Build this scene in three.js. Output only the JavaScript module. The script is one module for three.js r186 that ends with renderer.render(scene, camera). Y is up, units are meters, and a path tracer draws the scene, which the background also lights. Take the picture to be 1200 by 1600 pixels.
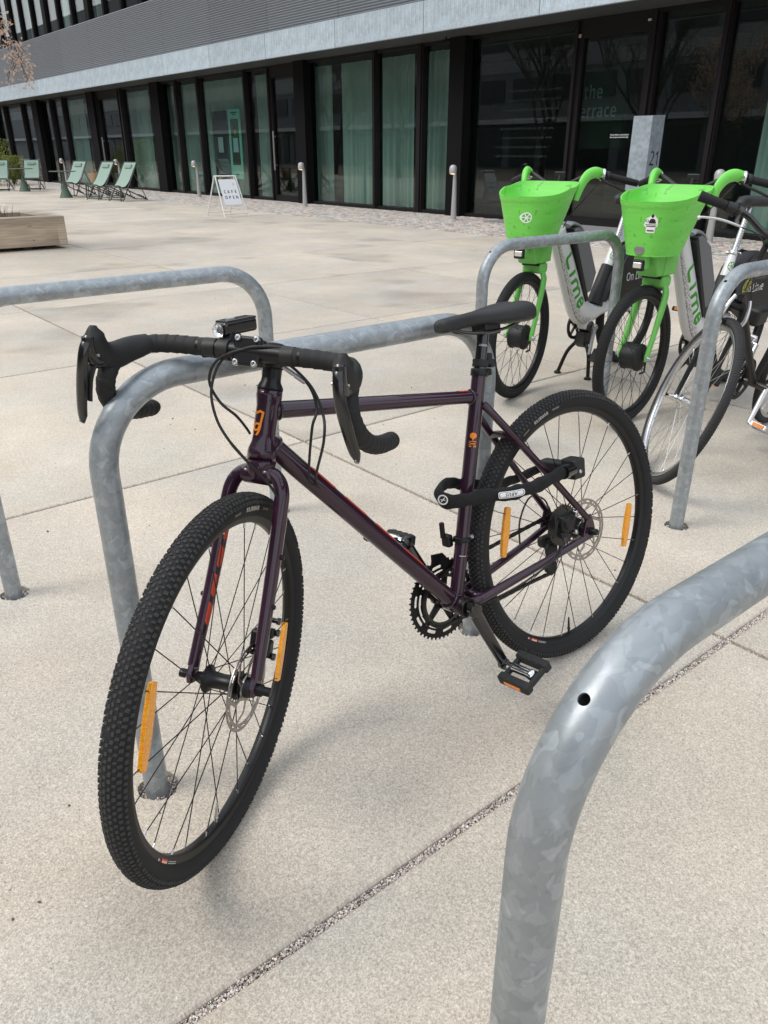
import * as THREE from 'three';
import { mergeGeometries } from 'three/addons/utils/BufferGeometryUtils.js';
import { RoundedBoxGeometry } from 'three/addons/geometries/RoundedBoxGeometry.js';
import { Brush, Evaluator, SUBTRACTION } from 'three-bvh-csg';

// World: x runs from the plaza towards the glass facade, z runs along the facade, y is up. Metres.
const scene = new THREE.Scene();
const camera = new THREE.PerspectiveCamera(67.29, 0.75, 0.05, 400);
camera.position.set(0, 1.222, 0);
camera.rotation.set(-0.4376, -0.6877, 0, 'YXZ');
const renderer = new THREE.WebGLRenderer({ antialias: true });
renderer.toneMapping = THREE.LinearToneMapping;
renderer.toneMappingExposure = 1.5;
renderer.shadowMap.enabled = true;

// ---------- seeded randomness and noise ----------
function rng(seed) { let a = seed >>> 0; return () => { a = (a + 0x6D2B79F5) | 0; let t = Math.imul(a ^ (a >>> 15), 1 | a); t = (t + Math.imul(t ^ (t >>> 7), 61 | t)) ^ t; return ((t ^ (t >>> 14)) >>> 0) / 4294967296; }; }
function hash(x, y, s) { let h = Math.imul(x, 374761393) ^ Math.imul(y, 668265263) ^ Math.imul(s, 2147483647 ^ 0x5bd1e995); h = Math.imul(h ^ (h >>> 13), 1274126177); return ((h ^ (h >>> 16)) >>> 0) / 4294967296; }
function vnoise(x, y, per, s) {           // tileable value noise, period per
  const xi = Math.floor(x), yi = Math.floor(y), fx = x - xi, fy = y - yi, m = (v) => ((v % per) + per) % per;
  const u = fx * fx * (3 - 2 * fx), v = fy * fy * (3 - 2 * fy), x0 = m(xi), x1 = m(xi + 1), y0 = m(yi), y1 = m(yi + 1);
  const a = hash(x0, y0, s), b = hash(x1, y0, s), c = hash(x0, y1, s), d = hash(x1, y1, s);
  return a + (b - a) * u + (c - a) * v + (a - b - c + d) * u * v;
}
function fbm(x, y, per, s, oct) { let r = 0, w = 0.5, t = 0; for (let o = 0; o < oct; o++) { r += w * vnoise(x, y, per, s + o * 17); t += w; x *= 2; y *= 2; per *= 2; w *= 0.5; } return r / t; }

// ---------- sky: bright, thinly clouded ----------
{
  const w = 256, h = 128, d = new Float32Array(w * h * 4);
  for (let j = 0; j < h; j++) for (let i = 0; i < w; i++) {
    const el = (j + 0.5) / h - 0.5, up = Math.max(0, Math.sin(el * Math.PI));
    const c = Math.min(1, Math.max(0, (fbm(i / w * 8, up * 6, 8, 5, 5) - 0.36) * 3.2));
    const clear = [0.30 + 0.25 * (1 - up), 0.46 + 0.22 * (1 - up), 0.74 + 0.08 * (1 - up)], cloud = [0.88, 0.90, 0.93];
    const k = el < 0 ? 0.35 : 1, o = (j * w + i) * 4;
    for (let q = 0; q < 3; q++) d[o + q] = k * (clear[q] + (cloud[q] - clear[q]) * (0.55 + 0.45 * c));
    d[o + 3] = 1;
  }
  const t = new THREE.DataTexture(d, w, h, THREE.RGBAFormat, THREE.FloatType);
  t.mapping = THREE.EquirectangularReflectionMapping; t.magFilter = THREE.LinearFilter; t.needsUpdate = true;
  scene.background = t; scene.environment = t;
  scene.backgroundIntensity = 1.0; scene.environmentIntensity = 1.0;
}
const sun = new THREE.DirectionalLight(new THREE.Color(1.0, 0.955, 0.89), 1.4);
sun.position.set(-0.55 * 40 + 4, 0.80 * 40, -0.26 * 40 - 8); sun.target.position.set(4, 0, -8);
sun.castShadow = true; sun.shadow.radius = 48;
sun.shadow.camera.left = -40; sun.shadow.camera.right = 40; sun.shadow.camera.top = 40; sun.shadow.camera.bottom = -40; sun.shadow.camera.far = 120;
sun.shadow.mapSize.set(4096, 4096);
scene.add(sun, sun.target);

// ---------- scene tree helpers ----------
const used = {};
function numbered(n) { const k = used[n] = (used[n] ?? -1) + 1; return k ? n + '_' + String(k).padStart(3, '0') : n; }
function tag(o, label, category, group) { o.userData.label = label; o.userData.category = category; if (group) o.userData.group = group; return o; }
function thing(name, label, category, pos = [0, 0, 0], turn = 0, group) {
  const o = new THREE.Group(); o.name = numbered(name); o.position.set(...pos); o.rotation.y = turn; scene.add(o); return tag(o, label, category, group);
}
function single(name, geo, mat, label, category, group) { const o = part(numbered(name), geo, mat, scene); return tag(o, label, category, group); }
function part(name, geo, mat, parent) {
  const m = new THREE.Mesh(Array.isArray(geo) ? merge(geo) : geo, mat); m.name = name; m.castShadow = m.receiveShadow = true; parent.add(m); return m;
}
function sub(name, parent) { const g = new THREE.Group(); g.name = name; parent.add(g); return g; }
function structure(name, geo, mat) { const m = part(name, geo, mat, scene); m.userData.kind = 'structure'; return m; }
function copyOf(o, label, group) { const c = o.clone(); c.name = numbered(o.name.replace(/_\d{3}$/, '')); c.userData = { ...o.userData }; if (label) c.userData.label = label; if (group) c.userData.group = group; scene.add(c); return c; }

// ---------- geometry helpers ----------
const V = (x, y, z) => new THREE.Vector3(x, y, z), v3 = (p) => (p.isVector3 ? p : V(...p));
function merge(list) {
  const gs = list.map((g) => { let q = g.index ? g.toNonIndexed() : g.clone(); for (const k of Object.keys(q.attributes)) if (!['position', 'normal', 'uv'].includes(k)) q.deleteAttribute(k); if (!q.attributes.normal) q.computeVertexNormals(); return q; });
  return gs.length === 1 ? gs[0] : mergeGeometries(gs);
}
const at = (g, x, y, z) => g.translate(x, y, z);
function box(w, h, d, x = 0, y = 0, z = 0) { const g = new THREE.BoxGeometry(w, h, d); metres(g); return g.translate(x, y, z); }
function rbox(w, h, d, r, x = 0, y = 0, z = 0, s = 2) { const g = new RoundedBoxGeometry(w, h, d, s, Math.min(r, w / 2.01, h / 2.01, d / 2.01)); return g.translate(x, y, z); }
function metres(g) {                       // uv in metres from the dominant face axis
  const p = g.attributes.position, n = g.attributes.normal, uv = new Float32Array(p.count * 2);
  for (let i = 0; i < p.count; i++) {
    const ax = Math.abs(n.getX(i)), ay = Math.abs(n.getY(i)), az = Math.abs(n.getZ(i));
    const [u, v] = ay >= ax && ay >= az ? [p.getX(i), p.getZ(i)] : ax >= az ? [p.getZ(i), p.getY(i)] : [p.getX(i), p.getY(i)];
    uv[i * 2] = u; uv[i * 2 + 1] = v;
  }
  g.setAttribute('uv', new THREE.BufferAttribute(uv, 2)); return g;
}
function smoothPath(pts, n, tension = 0.5) { return new THREE.CatmullRomCurve3(pts.map(v3), false, 'catmullrom', tension).getPoints(n); }
// Sweep a (possibly elliptic) section along a polyline. rad: number | (t)=>number | (t)=>[a,b]; a lies along the transported normal (hint).
function sweep(pts, rad, n = 12, { closed = false, caps = true, hint = null, shape = null } = {}) {
  const P = pts.map(v3), m = P.length, T = [];
  for (let i = 0; i < m; i++) { const a = P[closed ? (i - 1 + m) % m : Math.max(0, i - 1)], b = P[closed ? (i + 1) % m : Math.min(m - 1, i + 1)]; T.push(b.clone().sub(a).normalize()); }
  let N = hint ? v3(hint).clone() : Math.abs(T[0].y) < 0.9 ? V(0, 1, 0) : V(1, 0, 0);
  const pos = [], nor = [], uv = [], idx = []; let len = 0; const tot = P.reduce((s, p, i) => s + (i ? p.distanceTo(P[i - 1]) : 0), 0);
  const rows = closed ? m + 1 : m;
  for (let k = 0; k < rows; k++) {
    const i = k % m; if (k) len += P[i].distanceTo(P[(k - 1) % m]);
    N.sub(T[i].clone().multiplyScalar(N.dot(T[i]))).normalize(); const B = T[i].clone().cross(N), t = Math.min(1, len / tot);
    let r = typeof rad === 'function' ? rad(t, i) : rad; const [a, b] = Array.isArray(r) ? r : [r, r];
    for (let j = 0; j <= n; j++) {
      const th = j / n * Math.PI * 2; let c = Math.cos(th), s = Math.sin(th), nx = c / a, ny = s / b;
      if (shape) { const q = shape(th, t); c *= q; s *= q; }
      const q = N.clone().multiplyScalar(c * a).addScaledVector(B, s * b); pos.push(P[i].x + q.x, P[i].y + q.y, P[i].z + q.z);
      const w = N.clone().multiplyScalar(nx).addScaledVector(B, ny).normalize(); nor.push(w.x, w.y, w.z);
      uv.push(th * (a + b) / 2, len);
    }
    if (k < rows - 1) for (let j = 0; j < n; j++) { const o = k * (n + 1) + j; idx.push(o, o + 1, o + n + 1, o + 1, o + n + 2, o + n + 1); }
  }
  if (caps && !closed) for (const [k, sgn] of [[0, -1], [m - 1, 1]]) {
    const base = pos.length / 3, nn = T[k].clone().multiplyScalar(sgn);
    pos.push(P[k].x, P[k].y, P[k].z); nor.push(nn.x, nn.y, nn.z); uv.push(0, 0);
    for (let j = 0; j <= n; j++) { const o = (k * (n + 1) + j) * 3; pos.push(pos[o], pos[o + 1], pos[o + 2]); nor.push(nn.x, nn.y, nn.z); uv.push(pos[o] * 0.3, pos[o + 1] * 0.3); }
    for (let j = 1; j <= n; j++) sgn > 0 ? idx.push(base, base + j, base + j + 1) : idx.push(base, base + j + 1, base + j);
  }
  const g = new THREE.BufferGeometry();
  g.setAttribute('position', new THREE.Float32BufferAttribute(pos, 3)); g.setAttribute('normal', new THREE.Float32BufferAttribute(nor, 3)); g.setAttribute('uv', new THREE.Float32BufferAttribute(uv, 2)); g.setIndex(idx);
  if (shape || typeof rad === 'function') { const keep = g.attributes.normal.clone(); g.computeVertexNormals(); weld(g, n, rows); void keep; }
  return g;
}
function weld(g, n, rows) { const a = g.attributes.normal; for (let k = 0; k < rows; k++) { const i = k * (n + 1), j = i + n, x = a.getX(i) + a.getX(j), y = a.getY(i) + a.getY(j), z = a.getZ(i) + a.getZ(j), l = Math.hypot(x, y, z) || 1; a.setXYZ(i, x / l, y / l, z / l); a.setXYZ(j, x / l, y / l, z / l); } }
const bar = (p, q, r0, r1 = r0, n = 16, o) => sweep([p, q], (t) => r0 + (r1 - r0) * t, n, o);
// a lathe about an axis p->q: profile [[along, radius], ...]
function turned(p, q, profile, n = 24) {
  const A = v3(p), D = v3(q).clone().sub(A).normalize(), g = new THREE.LatheGeometry(profile.map(([t, r]) => new THREE.Vector2(Math.max(r, 1e-5), t)), n);
  g.applyQuaternion(new THREE.Quaternion().setFromUnitVectors(V(0, 1, 0), D)); return g.translate(A.x, A.y, A.z);
}
function ringPlate(ro, ri, th, n = 48, holes = []) {   // flat ring in the xy plane, thickness along z
  const s = new THREE.Shape(); s.absarc(0, 0, ro, 0, Math.PI * 2); if (ri) { const h = new THREE.Path(); h.absarc(0, 0, ri, 0, Math.PI * 2, true); s.holes.push(h); } for (const h of holes) s.holes.push(h);
  return new THREE.ExtrudeGeometry(s, { depth: th, bevelEnabled: false, curveSegments: n }).translate(0, 0, -th / 2);
}
function extrude(pts, depth, bevel = 0, seg = 2) {     // polygon in xy, extruded along z (centred)
  const s = Array.isArray(pts) ? new THREE.Shape(pts.map((p) => new THREE.Vector2(...p))) : pts;
  const d = depth - 2 * bevel; return new THREE.ExtrudeGeometry(s, { depth: d, bevelEnabled: bevel > 0, bevelSize: bevel, bevelThickness: bevel, bevelOffset: -bevel, bevelSegments: seg, curveSegments: 16 }).translate(0, 0, -d / 2);
}
// patch of a cylinder about p->q, angle measured from `ref` (projected) around the axis; uv 0..1
function cylPatch(p, q, r, t0, t1, ref, a0, a1, n = 12, r1 = r, upright = 0) {
  const A = v3(p), D = v3(q).clone().sub(A), L = D.length(); D.normalize(); const N = v3(ref).clone(); N.sub(D.clone().multiplyScalar(N.dot(D))).normalize(); const B = D.clone().cross(N);
  const pos = [], nor = [], uv = [], idx = [];
  for (let i = 0; i <= 1; i++) for (let j = 0; j <= n; j++) {
    const a = a0 + (a1 - a0) * j / n, t = (i ? t1 : t0), w = N.clone().multiplyScalar(Math.cos(a)).addScaledVector(B, Math.sin(a)), rr = r + (r1 - r) * t;
    const P = A.clone().addScaledVector(D, t * L).addScaledVector(w, rr); pos.push(P.x, P.y, P.z); nor.push(w.x, w.y, w.z); upright ? uv.push(upright > 0 ? j / n : 1 - j / n, upright > 0 ? i : 1 - i) : uv.push(i, j / n);
  }
  for (let j = 0; j < n; j++) idx.push(j, j + 1, j + n + 1, j + 1, j + n + 2, j + n + 1);
  const g = new THREE.BufferGeometry(); g.setAttribute('position', new THREE.Float32BufferAttribute(pos, 3)); g.setAttribute('normal', new THREE.Float32BufferAttribute(nor, 3)); g.setAttribute('uv', new THREE.Float32BufferAttribute(uv, 2)); g.setIndex(idx); return g;
}
// surface from a grid of points f(i,j); double-use for cloth, saddles, baskets
function gridSurface(nu, nv, f, closeU = false) {
  const pos = [], uv = [], idx = [];
  for (let i = 0; i <= nu; i++) for (let j = 0; j <= nv; j++) { const p = f(i / nu, j / nv); pos.push(p[0], p[1], p[2]); uv.push(i / nu, j / nv); }
  for (let i = 0; i < nu; i++) for (let j = 0; j < nv; j++) { const o = i * (nv + 1) + j; idx.push(o, o + nv + 1, o + 1, o + 1, o + nv + 1, o + nv + 2); }
  const g = new THREE.BufferGeometry(); g.setAttribute('position', new THREE.Float32BufferAttribute(pos, 3)); g.setAttribute('uv', new THREE.Float32BufferAttribute(uv, 2)); g.setIndex(idx); g.computeVertexNormals();
  if (closeU) { const a = g.attributes.normal, N = nu * (nv + 1); for (let j = 0; j <= nv; j++) { const x = a.getX(j) + a.getX(N + j), y = a.getY(j) + a.getY(N + j), z = a.getZ(j) + a.getZ(N + j), l = Math.hypot(x, y, z) || 1; a.setXYZ(j, x / l, y / l, z / l); a.setXYZ(N + j, x / l, y / l, z / l); } }
  return g;
}

// ---------- textures ----------
function texture(w, h, fn, { srgb = true, rep = [1, 1] } = {}) {
  const d = new Uint8Array(w * h * 4), c = [0, 0, 0, 255];
  for (let j = 0; j < h; j++) for (let i = 0; i < w; i++) { c[3] = 255; fn(i / w, j / h, c, i, j); const o = (j * w + i) * 4; d[o] = Math.max(0, Math.min(255, c[0])); d[o + 1] = Math.max(0, Math.min(255, c[1])); d[o + 2] = Math.max(0, Math.min(255, c[2])); d[o + 3] = c[3]; }
  const t = new THREE.DataTexture(d, w, h); t.wrapS = t.wrapT = THREE.RepeatWrapping; t.magFilter = THREE.LinearFilter; t.minFilter = THREE.LinearMipmapLinearFilter; t.generateMipmaps = true; t.repeat.set(...rep); if (srgb) t.colorSpace = THREE.SRGBColorSpace; t.needsUpdate = true; return t;
}
function print(w, h, draw) {                // flat print: lettering and emblems
  const c = document.createElement('canvas'); c.width = w; c.height = h; const x = c.getContext('2d'); draw(x, w, h); const t = new THREE.CanvasTexture(c); t.colorSpace = THREE.SRGBColorSpace; return t;
}
const decalMat = (t, o = {}) => new THREE.MeshStandardMaterial({ map: t, transparent: true, roughness: 0.45, ...o });
const std = (color, roughness, metalness = 0, o = {}) => new THREE.MeshStandardMaterial({ color, roughness, metalness, ...o });
const phys = (color, roughness, metalness = 0, o = {}) => new THREE.MeshPhysicalMaterial({ color, roughness, metalness, ...o });
const lin = (r, g, b) => new THREE.Color().setRGB(r, g, b);

const grain = texture(256, 256, (u, v, c) => { const n = fbm(u * 32, v * 32, 32, 3, 3); c[0] = c[1] = c[2] = 255 * n; }, { srgb: false, rep: [20, 20] });
const M = {
  rubber: std(lin(0.008, 0.008, 0.0085), 0.78, 0, { bumpMap: grain, bumpScale: 0.0002 }),
  rubberGrey: std(lin(0.022, 0.022, 0.023), 0.8),
  blackAlloy: std(lin(0.009, 0.009, 0.0095), 0.38, 0.35),
  blackGloss: phys(lin(0.005, 0.005, 0.0055), 0.22, 0.1, { clearcoat: 0.6, clearcoatRoughness: 0.15 }),
  blackPlastic: std(lin(0.010, 0.010, 0.0105), 0.55),
  steel: std(lin(0.55, 0.55, 0.56), 0.26, 1),
  brushed: std(lin(0.42, 0.42, 0.42), 0.42, 1),
  chrome: std(lin(0.78, 0.78, 0.78), 0.1, 1),
  darkSteel: std(lin(0.09, 0.085, 0.08), 0.45, 0.9),
  spoke: std(lin(0.02, 0.019, 0.02), 0.4, 0.6),
  spokeSteel: std(lin(0.5, 0.5, 0.5), 0.3, 1),
  amber: phys(lin(0.95, 0.26, 0.004), 0.25, 0, { clearcoat: 0.8, clearcoatRoughness: 0.1 }),
};
// ---------- materials of the place ----------
const concreteMap = texture(2048, 2048, (u, v, c, i, j) => {
  const big = fbm(u * 5, v * 5, 5, 11, 4), mid = fbm(u * 26, v * 26, 26, 23, 3), fine = vnoise(u * 1000, v * 1000, 1000, 31), px = hash(i, j, 7);
  let k = 1 + (big - 0.5) * 0.13 + (mid - 0.5) * 0.05 + (fine - 0.5) * 0.20 + (px - 0.5) * 0.26;
  const pit = vnoise(u * 800, v * 800, 800, 91); if (pit > 0.95) k *= 0.76; if (pit < 0.05) k *= 1.12;
  const stain = fbm(u * 3 + 9.3, v * 3 + 4.1, 3, 77, 4); if (stain > 0.60) k *= 1 - (stain - 0.60) * 0.7;
  const warm = (vnoise(u * 9, v * 9, 9, 57) - 0.5) * 5;
  c[0] = 189 * k + warm; c[1] = 180 * k; c[2] = 167 * k - warm;
});
const concreteBump = texture(1024, 1024, (u, v, c, i, j) => { c[0] = c[1] = c[2] = 255 * (0.5 * vnoise(u * 420, v * 420, 420, 61) + 0.5 * hash(i, j, 3)); }, { srgb: false });
for (const t of [concreteMap, concreteBump]) t.repeat.set(1 / 2.9, 1 / 2.9);
concreteBump.repeat.set(1 / 1.1, 1 / 1.1);
const concretes = [[1, 1, 1], [0.94, 0.945, 0.955], [1.04, 1.035, 1.02], [0.975, 0.97, 0.95], [1.02, 1.025, 1.035]].map((c) => std(lin(...c.map((x) => x * 0.97)), 0.93, 0, { map: concreteMap, bumpMap: concreteBump, bumpScale: 0.0012 }));
const gritMap = texture(512, 512, (u, v, c, i, j) => { const k = 0.45 + 0.75 * vnoise(u * 128, v * 128, 128, 4) + (hash(i, j, 2) - 0.5) * 0.3, w = vnoise(u * 128, v * 128, 128, 9) * 26; c[0] = 140 * k + w; c[1] = 130 * k + w * 0.6; c[2] = 120 * k + w * 0.4; });
gritMap.repeat.set(2.5, 2.5);
const gritMat = std(0xffffff, 0.95, 0, { map: gritMap });

const RACKS = [[0.41, -1.26], [0.41, -2.28], [0.372, -0.262], [2.40, -2.28], [2.40, -1.26]], sockets = RACKS.flatMap(([x, z]) => [[x, z], [x + 0.945, z]]);
// ---------- ground: sheet to the horizon, slabs, joints, cobbles ----------
{
  const g = new THREE.PlaneGeometry(320, 320).rotateX(-Math.PI / 2); metres(g); structure('ground', g, gritMat).position.y = -0.016;
  const paving = new THREE.Group(); paving.name = 'plaza_paving'; paving.userData.kind = 'structure'; scene.add(paving);
  const xs = [-4.4, -2.3, -0.215, 1.865, 3.95, 6.04, 8.1, 9.62], R = rng(12);
  for (let ix = 0; ix < xs.length - 1; ix++) for (let iz = -1; iz < 26; iz++) {
    const zn = -(0.772 + 2.085 * (iz - 1)), zf = zn - 2.085;
    const gap = iz <= 1 ? 0.019 : 0.013, gx = 0.016, x0 = xs[ix] + gx / 2, x1 = xs[ix + 1] - gx / 2, z0 = zf + (iz + 1 <= 1 ? 0.019 : 0.013) / 2, z1 = zn - gap / 2;
    const w = x1 - x0, d = z1 - z0, h = 0.05, e = 0.004, ox = R() * 7, oz = R() * 7, turn = R() < 0.5;
    // slab with a small worn chamfer: top inset by e, sides down
    const pts = (y, m) => [[-w / 2 + m, y, -d / 2 + m], [w / 2 - m, y, -d / 2 + m], [w / 2 - m, y, d / 2 - m], [-w / 2 + m, y, d / 2 - m]];
    const rings = [pts(-h, 0), pts(-e, 0), pts(0, e)], pos = [], uv = []; const P = (p) => { pos.push(...p); turn ? uv.push(p[2] + oz + p[1], p[0] + ox) : uv.push(p[0] + ox + p[1], p[2] + oz); };
    for (let r = 0; r < 2; r++) for (let k = 0; k < 4; k++) { const a = rings[r][k], b = rings[r][(k + 1) % 4], c = rings[r + 1][(k + 1) % 4], f = rings[r + 1][k]; P(a); P(f); P(c); P(a); P(c); P(b); }
    const t = rings[2]; P(t[0]); P(t[3]); P(t[2]); P(t[0]); P(t[2]); P(t[1]); const bt = rings[0]; P(bt[0]); P(bt[2]); P(bt[3]); P(bt[0]); P(bt[1]); P(bt[2]);
    const q = new THREE.BufferGeometry(); q.setAttribute('position', new THREE.Float32BufferAttribute(pos, 3)); q.setAttribute('uv', new THREE.Float32BufferAttribute(uv, 2)); q.computeVertexNormals();
    let geo = q; const cx = (x0 + x1) / 2, cz = (z0 + z1) / 2, inside = sockets.filter(([a, b]) => Math.abs(a - cx) < w / 2 - 0.06 && Math.abs(b - cz) < d / 2 - 0.06);
    if (inside.length) {                                             // real holes round the rack posts
      let body = new Brush(q); body.updateMatrixWorld(); const ev = new Evaluator(); ev.useGroups = false; ev.attributes = ['position', 'normal', 'uv'];
      for (const [a, b] of inside) { const hole = new THREE.CylinderGeometry(0.043, 0.040, 0.2, 26, 1), hp = hole.attributes.position; for (let i = 0; i < hp.count; i++) { const r = Math.hypot(hp.getX(i), hp.getZ(i)); if (r > 0.01) { const an = Math.atan2(hp.getZ(i), hp.getX(i)), k = 1 + 0.05 * Math.sin(an * 3 + a * 9) + 0.03 * Math.sin(an * 7 + b * 5); hp.setX(i, hp.getX(i) * k); hp.setZ(i, hp.getZ(i) * k); } } hole.translate(a + 0.004 - cx, 0, b - cz); const cut = new Brush(hole); cut.updateMatrixWorld(); body = ev.evaluate(body, cut, SUBTRACTION); body.updateMatrixWorld(); }
      geo = body.geometry;
    }
    const m = part('slab', geo, concretes[Math.floor(R() * concretes.length)], paving); m.position.set((x0 + x1) / 2, (R() - 0.5) * 0.002, (z0 + z1) / 2);
  }
  // loose grit lying in the near joints
  const gr = new THREE.IcosahedronGeometry(1, 0), n = 26000, inst = new THREE.InstancedMesh(gr, std(0xffffff, 0.9), n), mt = new THREE.Matrix4(), qt = new THREE.Quaternion(), col = new THREE.Color();
  for (let i = 0; i < n; i++) {
    let x, z; const k = R();
    if (i < 2600) { const [a, b] = sockets[i % 10], t = R() * 6.2832, q = 0.025 + R() * 0.018; x = a + 0.003 + Math.cos(t) * q; z = b + Math.sin(t) * q; } else if (k < 0.66) { x = -0.5 + R() * 3.6; z = -0.772 + (R() - 0.5) * 0.020; } else if (k < 0.76) { x = 1.865 + (R() - 0.5) * 0.017; z = 0.4 - R() * 3.6; } else if (k < 0.9) { x = -0.4 + R() * 4.6; z = -2.857 + (R() - 0.5) * 0.017; } else { x = 1.865 + (R() - 0.5) * 0.017; z = -2.8 - R() * 4; }
    const s = 0.0010 + R() * R() * 0.0026; qt.setFromEuler(new THREE.Euler(R() * 6, R() * 6, R() * 6));
    mt.compose(V(x, -0.0145 + R() * 0.007, z), qt, V(s * (0.8 + R() * 0.6), s * 0.8, s)); inst.setMatrixAt(i, mt);
    const b = 0.28 + R() * 0.55; inst.setColorAt(i, col.setRGB(b * (1.0 + R() * 0.14), b * (0.93 + R() * 0.06), b * (0.80 + R() * 0.14)));
  }
  inst.name = 'joint_grit'; inst.userData.kind = 'stuff'; tag(inst, 'loose pale and dark grit lying in the open joints between the slabs', 'grit'); inst.castShadow = inst.receiveShadow = true; scene.add(inst);
  const crumb = new THREE.InstancedMesh(gr, std(0xffffff, 0.95), 150); for (let i = 0; i < 150; i++) { const x = R() * 5 - 0.4, z = -R() * 7, k = 0.0012 + R() * R() * 0.004; qt.setFromEuler(new THREE.Euler(R() * 6, R() * 6, R() * 6)); mt.compose(V(x, k * 0.4, z), qt, V(k * (1 + R()), k * 0.6, k)); crumb.setMatrixAt(i, mt); const b = 0.03 + R() * 0.12; crumb.setColorAt(i, col.setRGB(b * 1.2, b, b * 0.75)); }
  crumb.name = 'ground_crumbs'; crumb.userData.kind = 'stuff'; tag(crumb, 'tiny dark crumbs of grit and leaf scattered on the slabs', 'crumbs'); crumb.castShadow = crumb.receiveShadow = true; scene.add(crumb);
  // cobbled strip along the facade
  const cg = rbox(0.098, 0.06, 0.098, 0.016, 0, -0.03, 0, 1), rows = 26, cols = 400, cob = new THREE.InstancedMesh(cg, std(0xffffff, 0.9, 0, { bumpMap: grain, bumpScale: 0.0015 }), rows * cols);
  for (let a = 0; a < rows; a++) for (let b = 0; b < cols; b++) {
    const arc = Math.sin((b + a * 0.5) / 13 * Math.PI) * 0.05, x = 9.68 + a * 0.1 + (R() - 0.5) * 0.012, z = -2.5 - b * 0.104 + arc * ((a % 2) ? 1 : 0.6) + (R() - 0.5) * 0.012;
    qt.setFromEuler(new THREE.Euler((R() - 0.5) * 0.08, (R() - 0.5) * 0.25, (R() - 0.5) * 0.08)); mt.compose(V(x, 0.002 + R() * 0.006, z), qt, V(0.9 + R() * 0.12, 1, 0.9 + R() * 0.12)); cob.setMatrixAt(a * cols + b, mt);
    const k = 0.30 + R() * 0.26, w = R(); cob.setColorAt(a * cols + b, w < 0.35 ? col.setRGB(k * 1.12, k * 0.92, k * 0.82) : w < 0.6 ? col.setRGB(k * 1.08, k * 0.98, k * 0.85) : col.setRGB(k, k * 0.97, k * 0.93));
  }
  cob.name = 'cobblestones'; cob.userData.kind = 'stuff'; tag(cob, 'strip of small warm grey cobblestones along the glass facade', 'cobblestones'); cob.castShadow = cob.receiveShadow = true; scene.add(cob);
}

// ---------- galvanised steel ----------
const galvaMap = texture(1024, 1024, (u, v, c, i, j) => {
  const sst = THREE.MathUtils.smoothstep, wx = (fbm(u * 14, v * 14, 14, 3, 3) - 0.5) * 0.09, wy = (fbm(u * 14, v * 14, 14, 4, 3) - 0.5) * 0.09, N = 20; let best = 9, id = 0;
  const x = (u + wx) * N, y = (v + wy) * N, xi = Math.floor(x), yi = Math.floor(y);
  for (let a = -1; a < 2; a++) for (let b = -1; b < 2; b++) { const X = ((xi + a) % N + N) % N, Y = ((yi + b) % N + N) % N, dx = xi + a + hash(X, Y, 1) - x, dy = yi + b + hash(X, Y, 2) - y, d = dx * dx + dy * dy; if (d < best) { best = d; id = hash(X, Y, 3); } }
  const cloud = fbm(u * 7, v * 5, 5, 9, 4), shard = fbm((u + wx * 0.6) * 15, (v + wy * 0.6) * 10, 5, 15, 3), dark = fbm((u + wy) * 10, (v + wx) * 10, 10, 18, 3), scratch = fbm(u * 160, v * 6, 2, 27, 2);
  let k = 0.90 + (id - 0.5) * 0.05 + (cloud - 0.5) * 0.14 + (hash(i, j, 5) - 0.5) * 0.04; k += 0.10 * sst(shard, 0.60, 0.635) + 0.05 * sst(fbm((u - wy) * 24, (v + wx) * 14, 2, 35, 3), 0.60, 0.63); k -= 0.035 * sst(dark, 0.60, 0.66); if (scratch > 0.80) k += 0.05;
  c[0] = 166 * k; c[1] = 173 * k; c[2] = 177 * k;
});
const galvaRough = texture(256, 256, (u, v, c) => { const n = fbm(u * 14, v * 14, 14, 33, 3); c[0] = c[1] = c[2] = 255 * (0.30 + 0.26 * n); }, { srgb: false });
const galvaFine = texture(256, 256, (u, v, c, i, j) => { const k = 0.93 + (fbm(u * 24, v * 24, 24, 6, 3) - 0.5) * 0.22 + (hash(i, j, 9) > 0.985 ? 0.12 : 0) + (fbm(u * 3, v * 3, 3, 12, 3) - 0.5) * 0.14; c[0] = 166 * k; c[1] = 178 * k; c[2] = 186 * k; });
galvaMap.repeat.set(3.4, 3.4); galvaRough.repeat.set(4, 4);
M.galva = std(0xffffff, 1, 0.5, { map: galvaMap, roughnessMap: galvaRough });
M.galvaFlat = std(0xffffff, 1, 0.45, { map: galvaMap, roughnessMap: galvaRough });

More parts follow.
